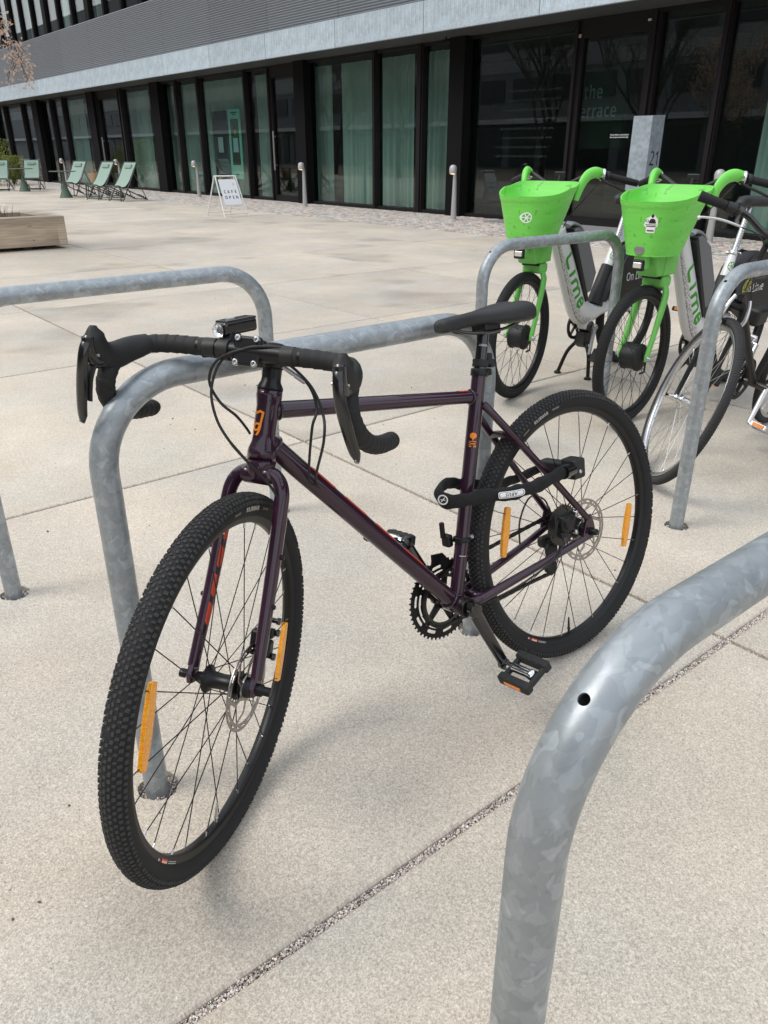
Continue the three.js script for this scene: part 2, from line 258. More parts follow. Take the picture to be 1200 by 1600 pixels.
// ---------- bicycle racks: bent galvanised hoops set in the slabs ----------
const rackProto = (() => {
  const L = 0.945, H = 0.872, b = 0.155, r = 0.0245, path = [[0, -0.04, 0]];
  for (let i = 0; i <= 6; i++) path.push([0, (H - b) * i / 6 + 0.0, 0]);
  for (let i = 1; i <= 14; i++) { const a = i / 14 * Math.PI / 2; path.push([b - b * Math.cos(a), H - b + b * Math.sin(a), 0]); }
  for (let i = 1; i <= 6; i++) path.push([b + (L - 2 * b) * i / 6, H, 0]);
  for (let i = 1; i <= 14; i++) { const a = i / 14 * Math.PI / 2; path.push([L - b + b * Math.sin(a), H - b + b * Math.cos(a), 0]); }
  for (let i = 5; i >= 0; i--) path.push([L, (H - b) * i / 6, 0]); path.push([L, -0.04, 0]);
  const outer = sweep(path, r, 28, { caps: false, hint: [1, 0, 0] }), inner = sweep(path, r - 0.003, 28, { caps: false, hint: [1, 0, 0] });
  // hollow tube: flip the inner wall, close both ends with an annulus, then drill the vent hole in the bend
  const flip = inner.toNonIndexed(), fp = flip.attributes; for (const k of ['position', 'normal', 'uv']) { const a = fp[k], s = a.itemSize; for (let i = 0; i < a.count; i += 3) for (let q = 0; q < s; q++) { const t = a.array[(i + 1) * s + q]; a.array[(i + 1) * s + q] = a.array[(i + 2) * s + q]; a.array[(i + 2) * s + q] = t; } }
  for (let i = 0; i < fp.normal.array.length; i++) fp.normal.array[i] *= -1;
  const ends = [0, L].map((x) => new THREE.RingGeometry(r - 0.003, r, 28).rotateX(Math.PI / 2).translate(x, -0.04, 0));
  const tube = new Brush(merge([outer, flip, ...ends])); tube.updateMatrixWorld();
  const a = Math.PI * 0.27, hx = b - (b + r) * Math.cos(a), hy = H - b + (b + r) * Math.sin(a);
  const drill = new Brush(new THREE.CylinderGeometry(0.0052, 0.0052, 0.03, 16).rotateZ(Math.PI / 2 - a + 0.0)); drill.position.set(hx, hy, 0); drill.rotation.set(0, 0, 0); drill.updateMatrixWorld();
  let geo; try { const ev = new Evaluator(); ev.useGroups = false; geo = ev.evaluate(tube, drill, SUBTRACTION).geometry; } catch (e) { geo = merge([outer]); }
  const o = thing('bicycle_rack', '', 'bike rack', [0, 0, 0], 0, 'galvanised bicycle hoops on the plaza');
  part('hoop', geo, M.galva, o);
  return o;
})();
function placeRack(x, z, label, first) { const o = first ? rackProto : copyOf(rackProto, label); o.userData.label = label; o.position.set(x, 0, z); return o; }
placeRack(0.41, -1.26, 'grey hoop that the dark purple bicycle leans on', true);
placeRack(0.41, -2.28, 'empty grey hoop next to the one carrying the purple bicycle');
placeRack(0.372, -0.262, 'mottled grey hoop with no bicycle at it, in front of the purple bicycle');
placeRack(2.40, -2.28, 'grey hoop standing in front of the green basket with a round wheel emblem');
placeRack(2.40, -1.26, 'grey hoop that the black city bicycle with the silver rim leans on');
// ---------- the glass-fronted building ----------
{
  const OX = 12.3, OZ = -15, bld = thing('glass_fronted_building', 'long building with dark glass ground floor, pale metal fascia and grey ribbed cladding', 'building', [OX, 0, OZ]);
  const P = (name, geo, mat, x, y, z, parent = bld) => { const m = part(name, geo, mat, parent); m.position.set(x - OX, y, z - OZ); return m; };
  const fasciaTex = texture(512, 512, (u, v, c, i, j) => { const k = 1 + (fbm(u * 14, v * 14, 14, 2, 4) - 0.5) * 0.16 + (fbm(u * 60, v * 60, 60, 5, 2) - 0.5) * 0.14 + (hash(i, j, 1) - 0.5) * 0.05 + (fbm(u * 40, v * 3, 3, 8, 2) > 0.70 ? 0.08 : 0); c[0] = 176 * k; c[1] = 188 * k; c[2] = 196 * k; }, { rep: [0.7, 0.7] });
  const fasciaMats = [1, 0.94, 1.05].map((k) => std(lin(k, k, k), 0.5, 0.25, { map: fasciaTex })), claddingMats = [0.25, 0.235, 0.265].map((k) => std(lin(k * 0.93, k, k * 1.07), 0.5, 0.4));
  const soffitMat = std(lin(0.07, 0.075, 0.075), 0.6), black = phys(lin(0.006, 0.006, 0.0065), 0.7, 0, { specularIntensity: 0.25 }), frameMat = phys(lin(0.014, 0.012, 0.013), 0.55, 0, { specularIntensity: 0.4 }), inner = std(lin(0.035, 0.036, 0.037), 0.9);
  const glass = phys(lin(0.74, 0.83, 0.80), 0.0, 0, { transmission: 1, thickness: 0, ior: 1.52 });
  // fascia, cladding, soffit: panels 2.79 m long with open joints
  const rib = []; for (let i = 0; i <= 27 * 4; i++) { const t = i / 4, f = i % 4; rib.push([f === 0 ? 0 : f === 1 ? -0.018 : f === 2 ? -0.021 : -0.003, t * 1.375 / 27]); }
  rib.push([0.06, 1.375], [0.06, 0]);
  const ribGeo = new THREE.ExtrudeGeometry(new THREE.Shape(rib.map((p) => new THREE.Vector2(...p))), { depth: 2.775, bevelEnabled: false }).translate(0, 0, -1.3875), fasciaGeo = rbox(0.07, 0.52, 2.778, 0.006, 0, 0, 0, 1); metres(fasciaGeo);
  const R = rng(77);
  for (let k = -7; k < 17; k++) { const z = -12.52 - 2.79 * k - 1.395; P('fascia_panel', fasciaGeo, fasciaMats[Math.floor(R() * 3)], 11.265, 3.485, z); P('cladding_panel', ribGeo, claddingMats[Math.floor(R() * 3)], 11.345, 3.755, z); }
  P('soffit', box(1.1, 0.08, 68), soffitMat, 11.86, 3.285, -25); P('cladding_backing', box(0.1, 1.9, 68), black, 11.47, 4.2, -25);
  P('roof_slab', box(9, 0.5, 68), claddingMats[0], 15.75, 8.1, -25); P('floor_slab', box(7.9, 0.35, 68), soffitMat, 16.37, 3.5, -25);
  P('interior_floor', box(8.2, 0.06, 67.6), inner, 16.45, -0.03, -25); P('rear_wall', box(0.3, 8.2, 68), inner, 20.55, 4.0, -25);
  for (const z of [9, -59]) P('end_wall', box(8.6, 8.1, 0.3), claddingMats[1], 16.2, 4.05, z);
  for (const [x, z] of [[15.6, -9.4], [16.2, -21], [15.4, -27], [16.5, -33], [15.8, -15]]) P('partition_wall', box(0.15, 3.2, 3.6), std(lin(0.06, 0.062, 0.064), 0.9), x, 1.6, z);
  // ground floor: posts (z range, depth) and panes between them
  const posts = [[8.6, 8.85], [5.6, 5.75], [2.8, 3.2], [0.0, 0.14], [-1.9, -1.5], [-4.2, -4.06], [-7.05, -6.93], [-12.7, -12.275], [-13.8, -13.6], [-15.295, -15.156], [-18.276, -17.835], [-20.95, -20.82], [-23.72, -23.54], [-25.2, -24.99], [-26.72, -26.1], [-29.5, -29.3], [-32.35, -31.7], [-35.4, -35.2], [-36.9, -36.66], [-38.9, -38.2], [-40.75, -40.6], [-43.5, -43.3], [-45.6, -45.0], [-48.4, -48.2], [-51.2, -50.8], [-54, -53.8], [-57, -56.8]];
  for (const [a, b] of posts) { const w = b - a, d = w > 0.35 ? 0.34 : 0.16; P('mullion', box(d, 3.245, w), w > 0.35 ? black : frameMat, 12.3 + (w > 0.35 ? -0.03 : 0), 1.6225, (a + b) / 2); if (w < 0.35) P('mullion_cap', box(0.03, 3.2, w * 0.55), frameMat, 12.205, 1.61, (a + b) / 2); }
  const door = (name, z0, z1, handleZ) => { const g = sub(name, bld); g.position.set(0, 0, (z0 + z1) / 2 - OZ); const w = z1 - z0, F = (n, geo, m) => part(n, geo, m, g);
    F('door_frame', [box(0.14, 3.24, 0.20, 0, 1.62, -w / 2 + 0.1), box(0.14, 3.24, 0.20, 0, 1.62, w / 2 - 0.1), box(0.139, 0.28, w - 0.4, 0, 3.1, 0), box(0.139, 0.16, w - 0.4, 0, 0.08, 0), box(0.06, 3.2, 0.05, -0.09, 1.6, -w / 2 + 0.08), box(0.06, 3.2, 0.05, -0.09, 1.6, w / 2 - 0.08)], frameMat);
    F('glass_pane', box(0.02, 2.80, w - 0.4, 0, 1.56, 0), glass); if (handleZ !== undefined) F('handle', [rbox(0.035, 0.95, 0.05, 0.012, -0.13, 1.25, handleZ - (z0 + z1) / 2, 2), box(0.06, 0.03, 0.03, -0.09, 0.9, handleZ - (z0 + z1) / 2), box(0.06, 0.03, 0.03, -0.09, 1.6, handleZ - (z0 + z1) / 2)], M.brushed);
    if (name === 'entrance_door') { F('sensor', box(0.02, 0.05, 0.05, -0.08, 3.0, -w / 2 + 0.12), std(0xbfbfbf, 0.5)); F('sensor', box(0.02, 0.03, 0.06, -0.08, 3.1, w / 2 - 0.2), std(0xbfbfbf, 0.5)); } };
  door('entrance_door', -9.77, -8.11); door('side_door', -19.72, -18.276, -19.45); door('far_door', -31.7, -29.5, -31.45);
  const gaps = [[-8.11, -7.05], [-12.275, -9.77], [-20.82, -19.72]]; const edges = posts.map((p) => p); for (let i = 0; i < edges.length - 1; i++) { const hi = edges[i][0], lo = edges[i + 1][1]; if ((hi < -7 && lo > -12.4) || (hi < -18.2 && lo > -20.9) || (hi < -29.2 && lo > -31.8)) continue; gaps.push([lo, hi]); }
  for (const [a, b] of gaps) { const w = b - a; P('glass_pane', box(0.02, 3.12, w), glass, 12.33, 1.63, (a + b) / 2); P('sill', box(0.12, 0.07, w), frameMat, 12.3, 0.035, (a + b) / 2); P('head_rail', box(0.12, 0.06, w), frameMat, 12.3, 3.215, (a + b) / 2); }
  P('door_step', box(0.9, 0.05, 3.4), std(lin(0.3, 0.3, 0.3), 0.6, 0.3), 12.0, 0.0, -9.3);
  P('camera_mount', [box(0.02, 0.05, 0.02), box(0.05, 0.03, 0.16, 0, -0.035, 0.02)], black, 11.9, 3.21, -12.6);
  // upper floor: window band behind the cladding parapet
  for (let z = -17; z > -58; z -= 1.4) { const w = 1.4; P('upper_glass_pane', box(0.02, 2.7, w - 0.14), glass, 11.62, 6.5, z - w / 2); P('upper_mullion', box(0.16, 2.72, ((Math.round(-z / 1.4)) % 3 === 0) ? 0.34 : 0.14), black, 11.6, 6.5, z); }
  P('upper_rear_wall', box(0.1, 3.0, 44), inner, 14.6, 6.5, -37); P('upper_floor', box(3.2, 0.05, 44), std(lin(0.12, 0.05, 0.045), 0.9), 13.1, 5.12, -37);

  // curtains hang inside the glass: things of their own
  const curtainMat = phys(lin(0.56, 0.65, 0.61), 0.95, 0, { side: THREE.DoubleSide, transmission: 0.15 });
  const labels = ['pale green pleated curtain filling the narrow window beside the broad black pillar', 'pale green pleated curtain in the window with two narrow mullions', 'wide pale green curtain half of the largest curtained window', 'narrow pale green curtain half of the largest curtained window', 'pale green curtain in the dark window beside the handled side door', 'pale green curtain behind the portrait poster', 'pale green curtain in the window left of the poster window', 'pale green curtain in the narrow window beside the poster bay pillar', 'thin pale green curtain edge beside the entrance door', 'pale green curtain right of the entrance, behind the last window', 'grey green curtain behind the deck chairs', 'grey green curtain behind the conical table'];
  [[-13.58, -12.78], [-15.12, -13.95], [-16.55, -15.34], [-17.76, -16.98], [-20.5, -19.9], [-23.45, -21.0], [-24.95, -23.78], [-26.05, -25.25], [-9.85, -9.62], [-6.25, -5.2], [-28.9, -27.4], [-35.0, -33.4]].map((r) => r.map((q) => q * 1.036)).forEach(([a, b], i) => {
    const w = b - a, n = Math.max(24, Math.round(w * 70)), ph = i * 1.7;
    const g = gridSurface(n, 3, (u, v) => { const s = u * w; return [0.045 * Math.sin(s * 34 + Math.sin(s * 5 + ph) * 1.6) * (0.65 + 0.35 * v) + 0.02 * Math.sin(s * 9 + ph), v * 3.1, a + s]; });
    const m = single('curtain', g, curtainMat, labels[i], 'curtain', 'curtains inside the ground floor windows'); m.position.set(12.78, 0.05, 0);
  });
  // posters and printing
  const posterTex = print(256, 640, (x) => { x.fillStyle = '#8fd0c2'; x.fillRect(0, 0, 256, 640); x.fillStyle = '#24463f'; x.fillRect(60, 26, 130, 12); x.fillRect(92, 46, 70, 8); x.fillStyle = '#31503c'; x.fillRect(44, 90, 168, 420); x.fillStyle = '#55714a'; for (let i = 0; i < 60; i++) { x.fillRect(44 + hash(i, 1, 1) * 150, 90 + hash(i, 2, 1) * 200, 18, 12); } x.fillStyle = '#2e2420'; x.beginPath(); x.ellipse(128, 190, 30, 38, 0, 0, 7); x.fill(); x.fillStyle = '#b58c74'; x.beginPath(); x.ellipse(128, 206, 22, 28, 0, 0, 7); x.fill(); x.fillStyle = '#a9c7d2'; x.beginPath(); x.moveTo(84, 260); x.lineTo(172, 260); x.lineTo(184, 390); x.lineTo(74, 390); x.fill(); x.fillStyle = '#3a3230'; x.fillRect(72, 390, 116, 110); x.fillStyle = '#24463f'; x.fillRect(100, 590, 60, 8); });
  const poster = single('poster', box(0.012, 1.85, 0.72), [std(0x7fb9ac, 0.7), std(0xffffff, 0.7, 0, { map: posterTex }), std(0x7fb9ac, 0.7), std(0x7fb9ac, 0.7), std(0x7fb9ac, 0.7), std(0x7fb9ac, 0.7)], 'tall mint green poster of a seated person in a window', 'poster');
  { const uv = poster.geometry.attributes.uv, p = poster.geometry.attributes.position; for (let i = 0; i < uv.count; i++) uv.setXY(i, p.getZ(i) / 0.72 + 0.5, p.getY(i) / 1.85 + 0.5); }
  poster.position.set(12.50, 1.42, -22.05);
  const notice = single('notice_sheet', box(0.008, 0.42, 0.3), std(lin(0.45, 0.5, 0.5), 0.8), 'small pale notice sheet in the window beside the mint poster', 'notice'); notice.position.set(12.5, 1.42, -22.95);
  const boardT = single('notice_board', box(0.02, 1.75, 0.95), std(lin(0.05, 0.05, 0.06), 0.6), 'dark panel behind the small notice sheet beside the poster', 'panel'); boardT.position.set(12.56, 1.45, -23.0);
  const ter = print(512, 512, (x) => { x.fillStyle = '#0e2a1a'; x.fillRect(0, 0, 512, 512); x.fillStyle = '#77827c'; x.font = 'bold 118px sans-serif'; x.fillText('the', 96, 190); x.fillText('terrace', 20, 310); x.fillRect(30, 160, 30, 14); });
  const sign = single('interior_sign', new THREE.PlaneGeometry(1.15, 1.3).rotateY(-Math.PI / 2), std(0xffffff, 0.8, 0, { map: ter, side: THREE.DoubleSide }), 'dark green sign lettered the terrace inside the entrance door', 'sign'); sign.position.set(12.95, 1.93, -9.66);
  const lines = print(512, 512, (x) => { x.fillStyle = '#c8d2cc'; for (let i = 0; i < 8; i++) { let q = 120 - i * 14 + (i % 2) * 20; const end = 460 - i * 10; while (q < end) { const w = 14 + hash(i, q, 3) * 46; x.fillRect(q, 60 + i * 54, Math.min(w, end - q), 12); q += w + 10; } } });
  const let1 = single('window_lettering', new THREE.PlaneGeometry(1.9, 1.5).rotateY(-Math.PI / 2), decalMat(lines, { opacity: 0.10, side: THREE.DoubleSide }), 'faint pale lines of lettering on the big dark window beside the entrance', 'lettering'); let1.position.set(12.345, 1.7, -10.75);
  const small = print(512, 96, (x) => { x.fillStyle = '#f2f2f2'; x.font = 'bold 36px sans-serif'; x.fillText('Türen öffnen automatisch', 6, 40); x.fillText('Doors open automatically', 6, 84); });
  const let2 = single('door_notice', new THREE.PlaneGeometry(0.42, 0.08).rotateY(-Math.PI / 2), decalMat(small, { side: THREE.DoubleSide }), 'two short lines of white lettering on the entrance door glass', 'lettering'); let2.position.set(12.285, 1.47, -8.66);
  const bluePanel = single('blue_panel', box(0.03, 2.4, 0.9), std(lin(0.012, 0.02, 0.10), 0.6), 'navy blue panel standing inside the far door', 'panel'); bluePanel.position.set(12.8, 1.3, -30.7);
  const brownPanel = single('brown_panel', box(0.03, 1.3, 0.5), std(lin(0.16, 0.06, 0.03), 0.6), 'reddish brown board beside the navy panel inside the far door', 'panel'); brownPanel.position.set(12.9, 1.8, -29.95);
  for (const [z, c, w, lab] of [[-34.2, [0.10, 0.012, 0.012], 1.0, 'red cloth behind an upper floor window'], [-32.6, [0.5, 0.5, 0.5], 0.5, 'white blind behind an upper floor window'], [-29.3, [0.42, 0.42, 0.43], 0.9, 'wide white blind behind an upper floor window'], [-36.4, [0.25, 0.25, 0.27], 0.6, 'grey blind behind an upper floor window']]) { const m = single('window_blind', box(0.03, lab.startsWith('red') ? 0.7 : 2.2, w), std(lin(...c), 0.9), lab, 'blind', 'blinds in the upper windows'); m.position.set(11.95, lab.startsWith('red') ? 5.55 : 6.3, z); }
}

// ---------- building across the plaza, mirrored in the glass ----------
{
  const b = thing('opposite_building', 'long grey ribbed building across the plaza mirrored in the glass', 'building', [-27, 0, -24]);
  const wall = std(lin(0.17, 0.17, 0.178), 0.8), dark = std(lin(0.015, 0.016, 0.018), 0.3), pale = std(lin(0.5, 0.5, 0.5), 0.7);
  part('wall', box(10, 20, 400, -5, 10, -150), wall, b); part('ledge', box(1.2, 0.35, 400, 0.4, 3.4, -150), pale, b);
  for (let i = 0; i < 52; i++) { const z = -130 + i * 3.5; part('window', box(0.12, 2.7, 2.6, 0.03, 1.5, z), dark, b); part('window', box(0.12, 1.6, 2.6, 0.03, 5.6, z), dark, b); part('window', box(0.12, 1.6, 2.6, 0.03, 9.2, z), dark, b); part('window', box(0.12, 1.6, 2.6, 0.03, 13, z), dark, b); }
  for (let i = 0; i < 14; i++) part('cladding_rib', box(0.08, 0.05, 400, 0.05, 6.9 + i * 0.1, -150), pale, b);
}

// ---------- bollard lamps ----------
{
  const lampGrey = std(lin(0.46, 0.45, 0.45), 0.5, 0.25), glow = new THREE.MeshStandardMaterial({ color: 0xfff1c8, emissive: 0xffe2a0, emissiveIntensity: 1.1 });
  const o = thing('bollard_lamp', '', 'lamp', [0, 0, 0], 0, 'bollard lamps along the cobbled strip');
  part('stem', sweep(smoothPath([[0.05, -0.02, 0], [0.05, 0.3, 0], [0.05, 0.6, 0], [0.045, 0.80, 0], [0.015, 0.90, 0], [-0.05, 0.945, 0]], 34), (t) => 0.058 - 0.027 * Math.min(1, t * 1.15), 20), lampGrey, o);
  part('lamp_head', turned([-0.058, 0.995, 0], [-0.105, 0.80, 0], [[0, 0.001], [0.004, 0.03], [0.018, 0.054], [0.04, 0.068], [0.065, 0.072], [0.07, 0.070], [0.072, 0.0735], [0.12, 0.071], [0.165, 0.063], [0.168, 0.056], [0.15, 0.052]], 28), lampGrey, o);
  part('light_disc', turned([-0.0935, 0.8475, 0], [-0.0985, 0.827, 0], [[0, 0.001], [0, 0.05], [0.008, 0.05], [0.01, 0.001]], 24), glow, o);
  part('base_plate', turned([0.05, 0.0, 0], [0.05, 0.012, 0], [[0, 0.085], [0.008, 0.085], [0.012, 0.06]], 24), lampGrey, o);
  const spots = [[11.42, -22.5, 'grey bollard lamp beside the cafe sign'], [11.40, -16.9, 'grey bollard lamp in front of the side door'], [11.42, -11.7, 'grey bollard lamp in front of the broad black pillar, beside the big dark window'], [11.42, -6.25, 'grey bollard lamp right of the steel post numbered 21'], [11.42, -28.3, 'grey bollard lamp behind the pair of deck chairs'], [11.42, -33.8, 'grey bollard lamp behind the conical table, farthest along the cobbles']];
  spots.forEach(([x, z, l], i) => { const q = i ? copyOf(o) : o; q.userData.label = l; q.position.set(x - 0.05, 0.005, z); q.rotation.set(0, 0.5, 0); });
}

// ---------- steel post with house number ----------
{
  const o = thing('house_number_post', 'square galvanised steel post with black number 21', 'post', [10.75, 0, -7.12]);
  const s = 0.31, H = 1.70, postTex = galvaFine, postMat = std(0xffffff, 0.55, 0.15, { map: postTex }); part('post', [extrude([[-s / 2, 0], [s / 2, 0], [s / 2, H], [-s / 2, H - 0.012]], s, 0.004)], postMat, o);
  part('side_plate', box(0.20, 0.75, 0.014, 0.02, H - 0.42, -s / 2 - 0.008), M.brushed, o);
  const num = print(256, 256, (x) => { x.fillStyle = '#0b0c0e'; x.font = '230px sans-serif'; x.textAlign = 'center'; x.fillText('21', 128, 210); });
  part('number', new THREE.PlaneGeometry(0.25, 0.29).translate(0.02, H - 0.56, s / 2 + 0.003), decalMat(num), o);
}

// ---------- cafe sign ----------
{
  const o = thing('cafe_sign', 'white A-frame board reading CAFE OPEN on the plaza', 'sign board', [8.44, 0, -15.45]), white = std(lin(0.78, 0.78, 0.78), 0.5);
  const H = 0.78, w = 0.27, d = 0.38, leg = (x, z) => bar([x, 0, z], [x * 0.86, H, Math.sign(z) * 0.02], 0.014, 0.014, 8);
  for (const s of [-1, 1]) { for (const q of [-1, 1]) part('leg', leg(s * w, q * d), white, o); part('rail', bar([-w * 0.99, 0.07, s * d * 0.93], [w * 0.99, 0.07, s * d * 0.93], 0.012, 0.012, 8), white, o); part('top_rail', bar([-w * 0.88, H - 0.005, s * 0.022], [w * 0.88, H - 0.005, s * 0.022], 0.013, 0.013, 8), white, o); }
  const t = print(400, 512, (x) => { x.fillStyle = '#eef0f3'; x.fillRect(0, 0, 400, 512); x.fillStyle = '#1c1f24'; x.font = 'bold 86px sans-serif'; x.textAlign = 'center'; 'CAFE'.split('').forEach((c, i) => x.fillText(c, 74 + i * 84, 280)); 'OPEN'.split('').forEach((c, i) => x.fillText(c, 74 + i * 84, 394)); x.strokeStyle = '#8a8f96'; x.lineWidth = 4; x.beginPath(); x.arc(318, 100, 24, 0, 7); x.stroke(); x.beginPath(); x.arc(318, 100, 10, 0, 7); x.stroke(); });
  const pg = part('panel', box(0.40, 0.53, 0.008), std(lin(0.75, 0.75, 0.76), 0.6), o); pg.position.set(0, 0.475, 0.185); pg.rotation.x = -0.44;
  const pr = part('lettering', new THREE.PlaneGeometry(0.395, 0.525), std(0xffffff, 0.6, 0, { map: t }), o); pr.rotation.x = -0.44; pr.position.set(0, 0.477, 0.190);
  for (const s of [-1, 1]) part('clip', rbox(0.03, 0.05, 0.03, 0.006, s * 0.13, 0.745, 0.06), std(lin(0.35, 0.22, 0.12), 0.6), o);
}

// ---------- timber planter ----------
{
  const wood = texture(1024, 256, (u, v, c, i, j) => { const w = fbm(u * 3, v * 8, 3, 21, 3), g = fbm(u * 10, (v + w * 0.12) * 64, 10, 31, 3), cr = Math.abs(fbm(u * 3, (v + w * 0.16) * 9, 3, 47, 3) - 0.5), cm = fbm(u * 4, v * 5, 4, 53, 2); let k = 0.86 + (g - 0.5) * 0.34 + (fbm(u * 4, v * 3, 3, 9, 3) - 0.5) * 0.3; if (cr < 0.016 && cm > 0.42) k *= 0.5; c[0] = 196 * k; c[1] = 178 * k; c[2] = 156 * k; }, { rep: [0.42, 1.9] });
  const woodMat = std(0xffffff, 0.85, 0, { map: wood, bumpMap: wood, bumpScale: 0.006 });
  const o = thing('timber_planter', 'heavy weathered timber planter box with dry twigs', 'planter', [1.3, 0, -12.3]);
  for (const [w, d, x, z] of [[5.0, 0.26, 0, 0.57], [5.0, 0.26, 0, -0.57], [0.26, 0.88, 2.37, 0], [0.26, 0.88, -2.37, 0]]) { const g = rbox(w, 0.38, d, 0.012, 0, 0, 0, 1); metres(g); part('timber', g, woodMat, o).position.set(x, 0.235, z); }
  part('soil', box(4.7, 0.05, 0.9, 0, 0.33, 0), std(lin(0.05, 0.035, 0.025), 1), o);
  for (const x of [-2, 0, 2]) part('foot', box(0.12, 0.045, 1.0, x, 0.0225, 0), M.darkSteel, o);
  const tw = [], R = rng(8); for (let i = 0; i < 220; i++) { const x = -2.2 + R() * 4.2, z = (R() - 0.5) * 0.8; let p = V(x, 0.34, z), d = V((R() - 0.5) * 0.7, 1, (R() - 0.5) * 0.7).normalize(); const pts = [p.clone()]; for (let k = 0; k < 3; k++) { p = p.clone().addScaledVector(d, 0.05 + R() * 0.04); d.add(V((R() - 0.5) * 0.8, 0, (R() - 0.5) * 0.8)).normalize(); pts.push(p); } tw.push(sweep(pts, (t) => 0.0035 - 0.002 * t, 4, { caps: false })); }
  const dry = single('dry_twigs', tw, std(lin(0.13, 0.075, 0.06), 0.95), 'dry reddish twigs growing in the timber planter', 'plant'); dry.position.copy(o.position);
}

// ---------- deck chairs, tables, bag ----------
{
  const green = std(lin(0.29, 0.39, 0.33), 0.9, 0, { side: THREE.DoubleSide, bumpMap: grain, bumpScale: 0.0008 }), frameG = std(lin(0.035, 0.05, 0.045), 0.5), tableG = std(lin(0.085, 0.13, 0.095), 0.55);
  // local: +x is the way the sitter faces
  const o = thing('deck_chair', '', 'deck chair', [0, 0, 0], 0, 'mint green deck chairs in front of the glass'), W = 0.27;
  for (const s of [-1, 1]) { part('back_rail', bar([0.34, 0.02, s * W], [-0.28, 0.97, s * W], 0.014, 0.014, 8), frameG, o); part('seat_rail', bar([0.42, 0.40, s * (W - 0.03)], [-0.52, 0.02, s * (W - 0.03)], 0.014, 0.014, 8), frameG, o); part('front_leg', bar([0.36, 0.375, s * (W - 0.03)], [0.40, 0.0, s * (W - 0.02)], 0.012, 0.012, 8), frameG, o); part('prop', bar([-0.10, 0.70, s * (W + 0.025)], [-0.44, 0.06, s * (W + 0.025)], 0.011, 0.011, 8), frameG, o); for (let k = 0; k < 4; k++) part('notch', box(0.03, 0.035, 0.03, -0.24 - k * 0.07, 0.155 - k * 0.028, s * (W - 0.03)), frameG, o); }
  for (const [x, y] of [[-0.28, 0.97], [0.42, 0.40], [0.34, 0.04], [-0.50, 0.03]]) part('cross_bar', bar([x, y, -W], [x, y, W], 0.012, 0.012, 8), frameG, o);
  part('sling', gridSurface(22, 2, (u, v) => { const x = -0.28 + 0.70 * u, line = 0.97 - 0.57 * u, sag = -0.20 * Math.sin(Math.pow(u, 1.4) * Math.PI); return [x - 0.02 * Math.sin(u * Math.PI), line + sag, (v - 0.5) * 2 * (W - 0.035)]; }), green, o);
  part('headrest', rbox(0.05, 0.11, 0.28, 0.02, 0, 0, 0, 2).rotateZ(0.35).translate(-0.185, 0.87, 0), std(lin(0.26, 0.36, 0.30), 0.9), o);
  [[9.05, -22.2, -2.85, 'mint green deck chair, the nearest to the side door of the row'], [8.85, -23.3, -2.85, 'mint green deck chair in front of the low table with the wicker bag'], [8.95, -25.7, -2.7, 'mint green deck chair next to the conical green table'], [8.2, -30.9, -2.05, 'mint green deck chair beside the yellow green shrub'], [9.25, -30.9, -2.05, 'mint green deck chair between the two conical tables'], [7.55, -31.0, -1.7, 'mint green deck chair, outermost of its row near the shrub'], [9.3, -24.4, -2.85, 'mint green deck chair half hidden behind its neighbour and the wicker bag']].forEach(([x, z, r, l], i) => { const c = i ? copyOf(o) : o; c.userData.label = l; c.position.set(x, 0, z); c.rotation.set(0, r, 0); });
  const t = thing('cafe_table', '', 'table', [8.35, 0, -25.0], 0, 'green tables on conical feet');
  part('table_top', turned([0, 0.70, 0], [0, 0.722, 0], [[0, 0.001], [0, 0.36], [0.006, 0.375], [0.018, 0.375], [0.022, 0.37], [0.022, 0.001]], 32), tableG, t);
  part('cone_foot', turned([0, 0, 0], [0, 0.70, 0], [[0, 0.19], [0.015, 0.19], [0.03, 0.175], [0.25, 0.085], [0.42, 0.045], [0.70, 0.035]], 28), tableG, t);
  t.userData.label = 'green table on a conical foot next to the wicker bag'; const t2 = copyOf(t, 'green table on a conical foot beside the yellow green shrub'); t2.position.set(8.62, 0, -29.9);
  const lowT = thing('side_table', 'low dark green slatted side table carrying the wicker bag', 'table', [9.0, 0, -24.3]); for (let k = 0; k < 6; k++) part('slat', box(0.48, 0.02, 0.06, 0, 0.40, -0.2 + k * 0.08), tableG, lowT); for (const [x, z] of [[-0.2, -0.2], [0.2, -0.2], [-0.2, 0.2], [0.2, 0.2]]) part('leg', bar([x, 0.39, z], [x * 1.15, 0, z * 1.15], 0.012, 0.012, 8), tableG, lowT);
  const wk = texture(64, 64, (u, v, c, i, j) => { const k = 0.75 + 0.25 * (((i >> 2) + (j >> 2)) & 1) + (hash(i, j, 3) - 0.5) * 0.2; c[0] = 196 * k; c[1] = 160 * k; c[2] = 122 * k; }, { rep: [3, 2] });
  const bag = thing('wicker_bag', 'straw coloured wicker bag on the low side table', 'bag', [9.0, 0.41, -24.3]); part('body', gridSurface(28, 4, (u, v) => { const a = u * Math.PI * 2, r = 0.8 + 0.2 * v; return [0.11 * r * Math.cos(a), v * 0.26, 0.21 * r * Math.sin(a)]; }, true), std(0xffffff, 0.9, 0, { map: wk, side: THREE.DoubleSide }), bag); for (const s of [-1, 1]) part('handle', sweep(smoothPath([[s * 0.08, 0.24, -0.08], [s * 0.06, 0.33, -0.05], [s * 0.06, 0.33, 0.05], [s * 0.08, 0.24, 0.08]], 14), 0.009, 8), std(lin(0.35, 0.22, 0.12), 0.8), bag);
}

